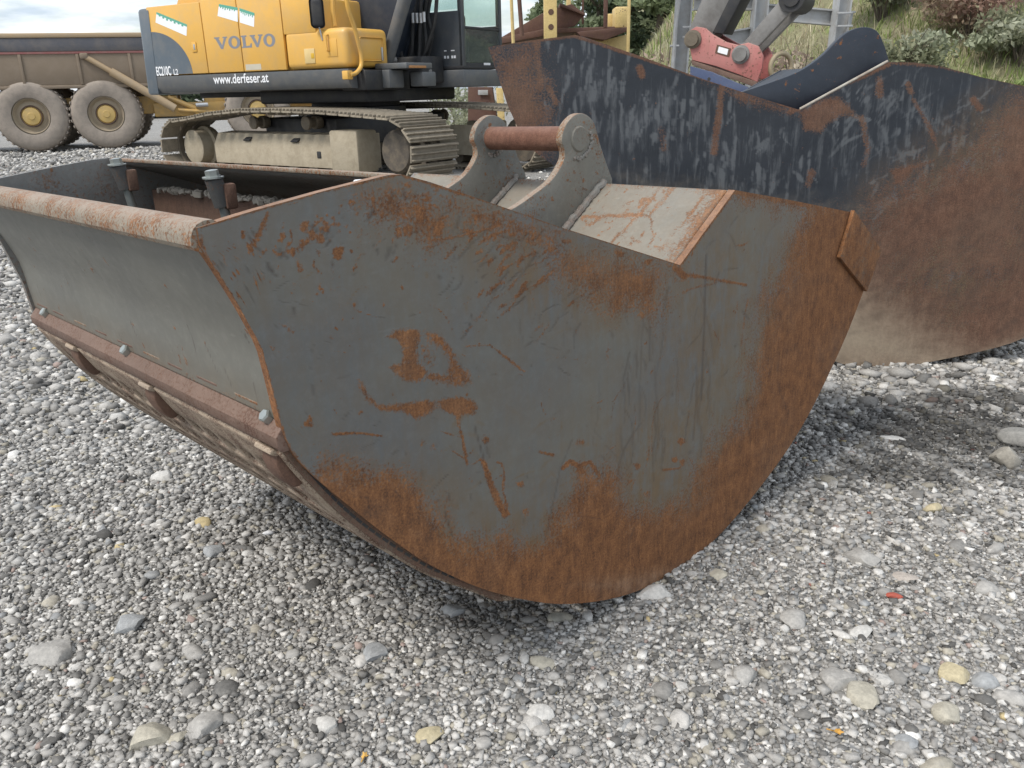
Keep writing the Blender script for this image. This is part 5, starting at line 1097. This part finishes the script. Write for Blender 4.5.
# ------------------------------------------------------------------ larger single stones and litter on the gravel
def stone(px, py, wpx, hpx, col, label, seed, ang=0., name='stone', tall=0.):
    p = on_ground(px, py); dep = (p - CAM) @ FW; r = wpx / 2 / F * dep * 1.18; ry = min(r, hpx / 2 / F * dep * 1.6)
    rg = np.random.default_rng(seed); v, f = ICO3; v = v.copy()
    for k in range(13):                   # planed and lumpy faces
        d = rg.normal(0, 1, 3); d /= np.linalg.norm(d); lim = rg.uniform(.50, .86); q = v @ d; v -= np.where(q > lim, (q - lim) * .85, 0)[:, None] * d
    v += rg.normal(0, .012, v.shape); v *= np.array((r * 1.06, r * .9 if tall else ry, r * tall if tall else min(r, ry) * rg.uniform(.5, .7)))
    o = arrays(name, v, f, 'stone', None, 30, cols=np.clip(np.array(col) * (1 + rg.normal(0, .05, (len(v), 1))), .03, .8)); o.location = (p[0], p[1], float(gz(p[0], p[1])) + (r * tall * .55 if tall else min(r, ry) * .14)); o.rotation_euler = (rg.normal(0, .1), rg.normal(0, .1), ang)
    return tag(o, label, 'stone', 'larger stones lying on the gravel')
LG, WH, BE, BG, TA = (.36, .35, .33), (.50, .49, .465), (.40, .375, .31), (.31, .32, .325), (.44, .385, .255)
for i, a in enumerate([
    (1005, 464, 28, 24, (.33, .31, .27), 'angular brown grey rock at the right edge'), (1014, 442, 36, 18, (.24, .235, .22), 'flat dark rock behind the angular rock at the right edge'), (655, 594, 32, 18, WH, 'white stone touching the underside of the grey bucket'),
    (150, 739, 38, 28, BE, 'big beige stone at the lower left'), (178, 740, 18, 22, BE, 'smaller beige stone right beside the big beige one'), (205, 727, 34, 30, LG, 'grey angular stone right of the two beige stones'), (56, 655, 44, 30, LG, 'broad grey stone near the left edge'), (130, 627, 30, 24, BG, 'rounded blue grey stone in the left foreground'), (215, 553, 20, 14, BG, 'small bluish pebble below the left end of the bucket'), (165, 478, 22, 14, WH, 'pale pebble under the perforated edge'),
    (374, 655, 26, 30, BG, 'long blue grey stone in front of the bucket shadow'), (453, 612, 24, 14, (.24, .25, .255), 'grey stone lying in the shadow under the bucket'), (538, 717, 26, 18, WH, 'white quartz stone at the bottom centre'), (560, 619, 22, 14, (.3, .29, .25), 'flat stone right below the bucket bottom'), (540, 664, 30, 14, BE, 'pale buff stone in front of the bucket'), (326, 728, 26, 16, WH, 'oblong white stone left of the bottom centre'), (430, 737, 24, 18, TA, 'yellowish stone at the bottom left of centre'),
    (955, 676, 30, 20, TA, 'yellow ochre stone at the lower right'), (983, 682, 26, 18, BG, 'blue grey pebble right of the ochre stone'), (835, 682, 36, 28, LG, 'wide grey stone left of the veined stone'), (862, 698, 32, 24, BE, 'beige stone with pale face at the lower right'), (880, 682, 26, 14, WH, 'flat whitish stone left of the ochre stone'), (743, 680, 26, 30, LG, 'tall grey stone below the bucket back'), (907, 746, 24, 20, BG, 'bluish stone near the bottom right corner'), (932, 510, 18, 14, TA, 'tan stone on the gravel right of the bucket'), (861, 560, 38, 18, LG, 'large flat grey stone right of the bucket'), (903, 579, 28, 12, (.40, .36, .32), 'pinkish flat stone right of the bucket'), (860, 634, 26, 14, WH, 'pale flat stone in the right foreground'), (893, 440, 22, 8, WH, 'thin white stone on the dark damp gravel'), (948, 716, 26, 22, BE, 'buff stone at the lower right edge'), (795, 622, 26, 22, LG, 'round speckled grey stone in the right foreground'), (720, 576, 18, 16, BE, 'buff pebble beside the back of the bucket'), (985, 590, 30, 14, LG, 'flat grey slab near the right edge')]): stone(*a, seed=100 + i, ang=random.uniform(-.5, .5), tall={0: .85, 1: .55}.get(i, 0.))
o = stone(894, 600, 15, 6, (.40, .10, .07), 'small red brick chip on the gravel at right', 300); o['category'] = 'brick chip'; o.location.z += .012
def leaf_litter(px, py, size, col, label, sd):
    p = on_ground(px, py); g = G(); r = random.Random(sd); n = 14; pts = []
    for k in range(n):
        a = 2 * math.pi * k / n; rr = size * (1 if k % 2 else .55) * r.uniform(.8, 1.15); pts.append((rr * math.cos(a), rr * .75 * math.sin(a), .004 * math.sin(2 * a) + rr * .15))
    g.faces([(0, 0, 0)] + pts, [(0, i + 1, (i + 1) % n + 1) for i in range(n)]); g.tube([(0, 0, 0), (size * 1.4, .003, .003)], .0015, 5)
    o = g.out('fallen_leaf', plain('dry_leaf_%d' % sd, col, .7, .25, 60)); o.location = (p[0], p[1], .016); o.rotation_euler = (.15, .1, r.uniform(0, 6)); tag(o, label, 'leaf')
leaf_litter(836, 737, .016, (.50, .27, .05), 'curled yellow leaf at the lower right', 1)
leaf_litter(365, 762, .013, (.55, .33, .08), 'small orange leaf at the bottom edge', 2)
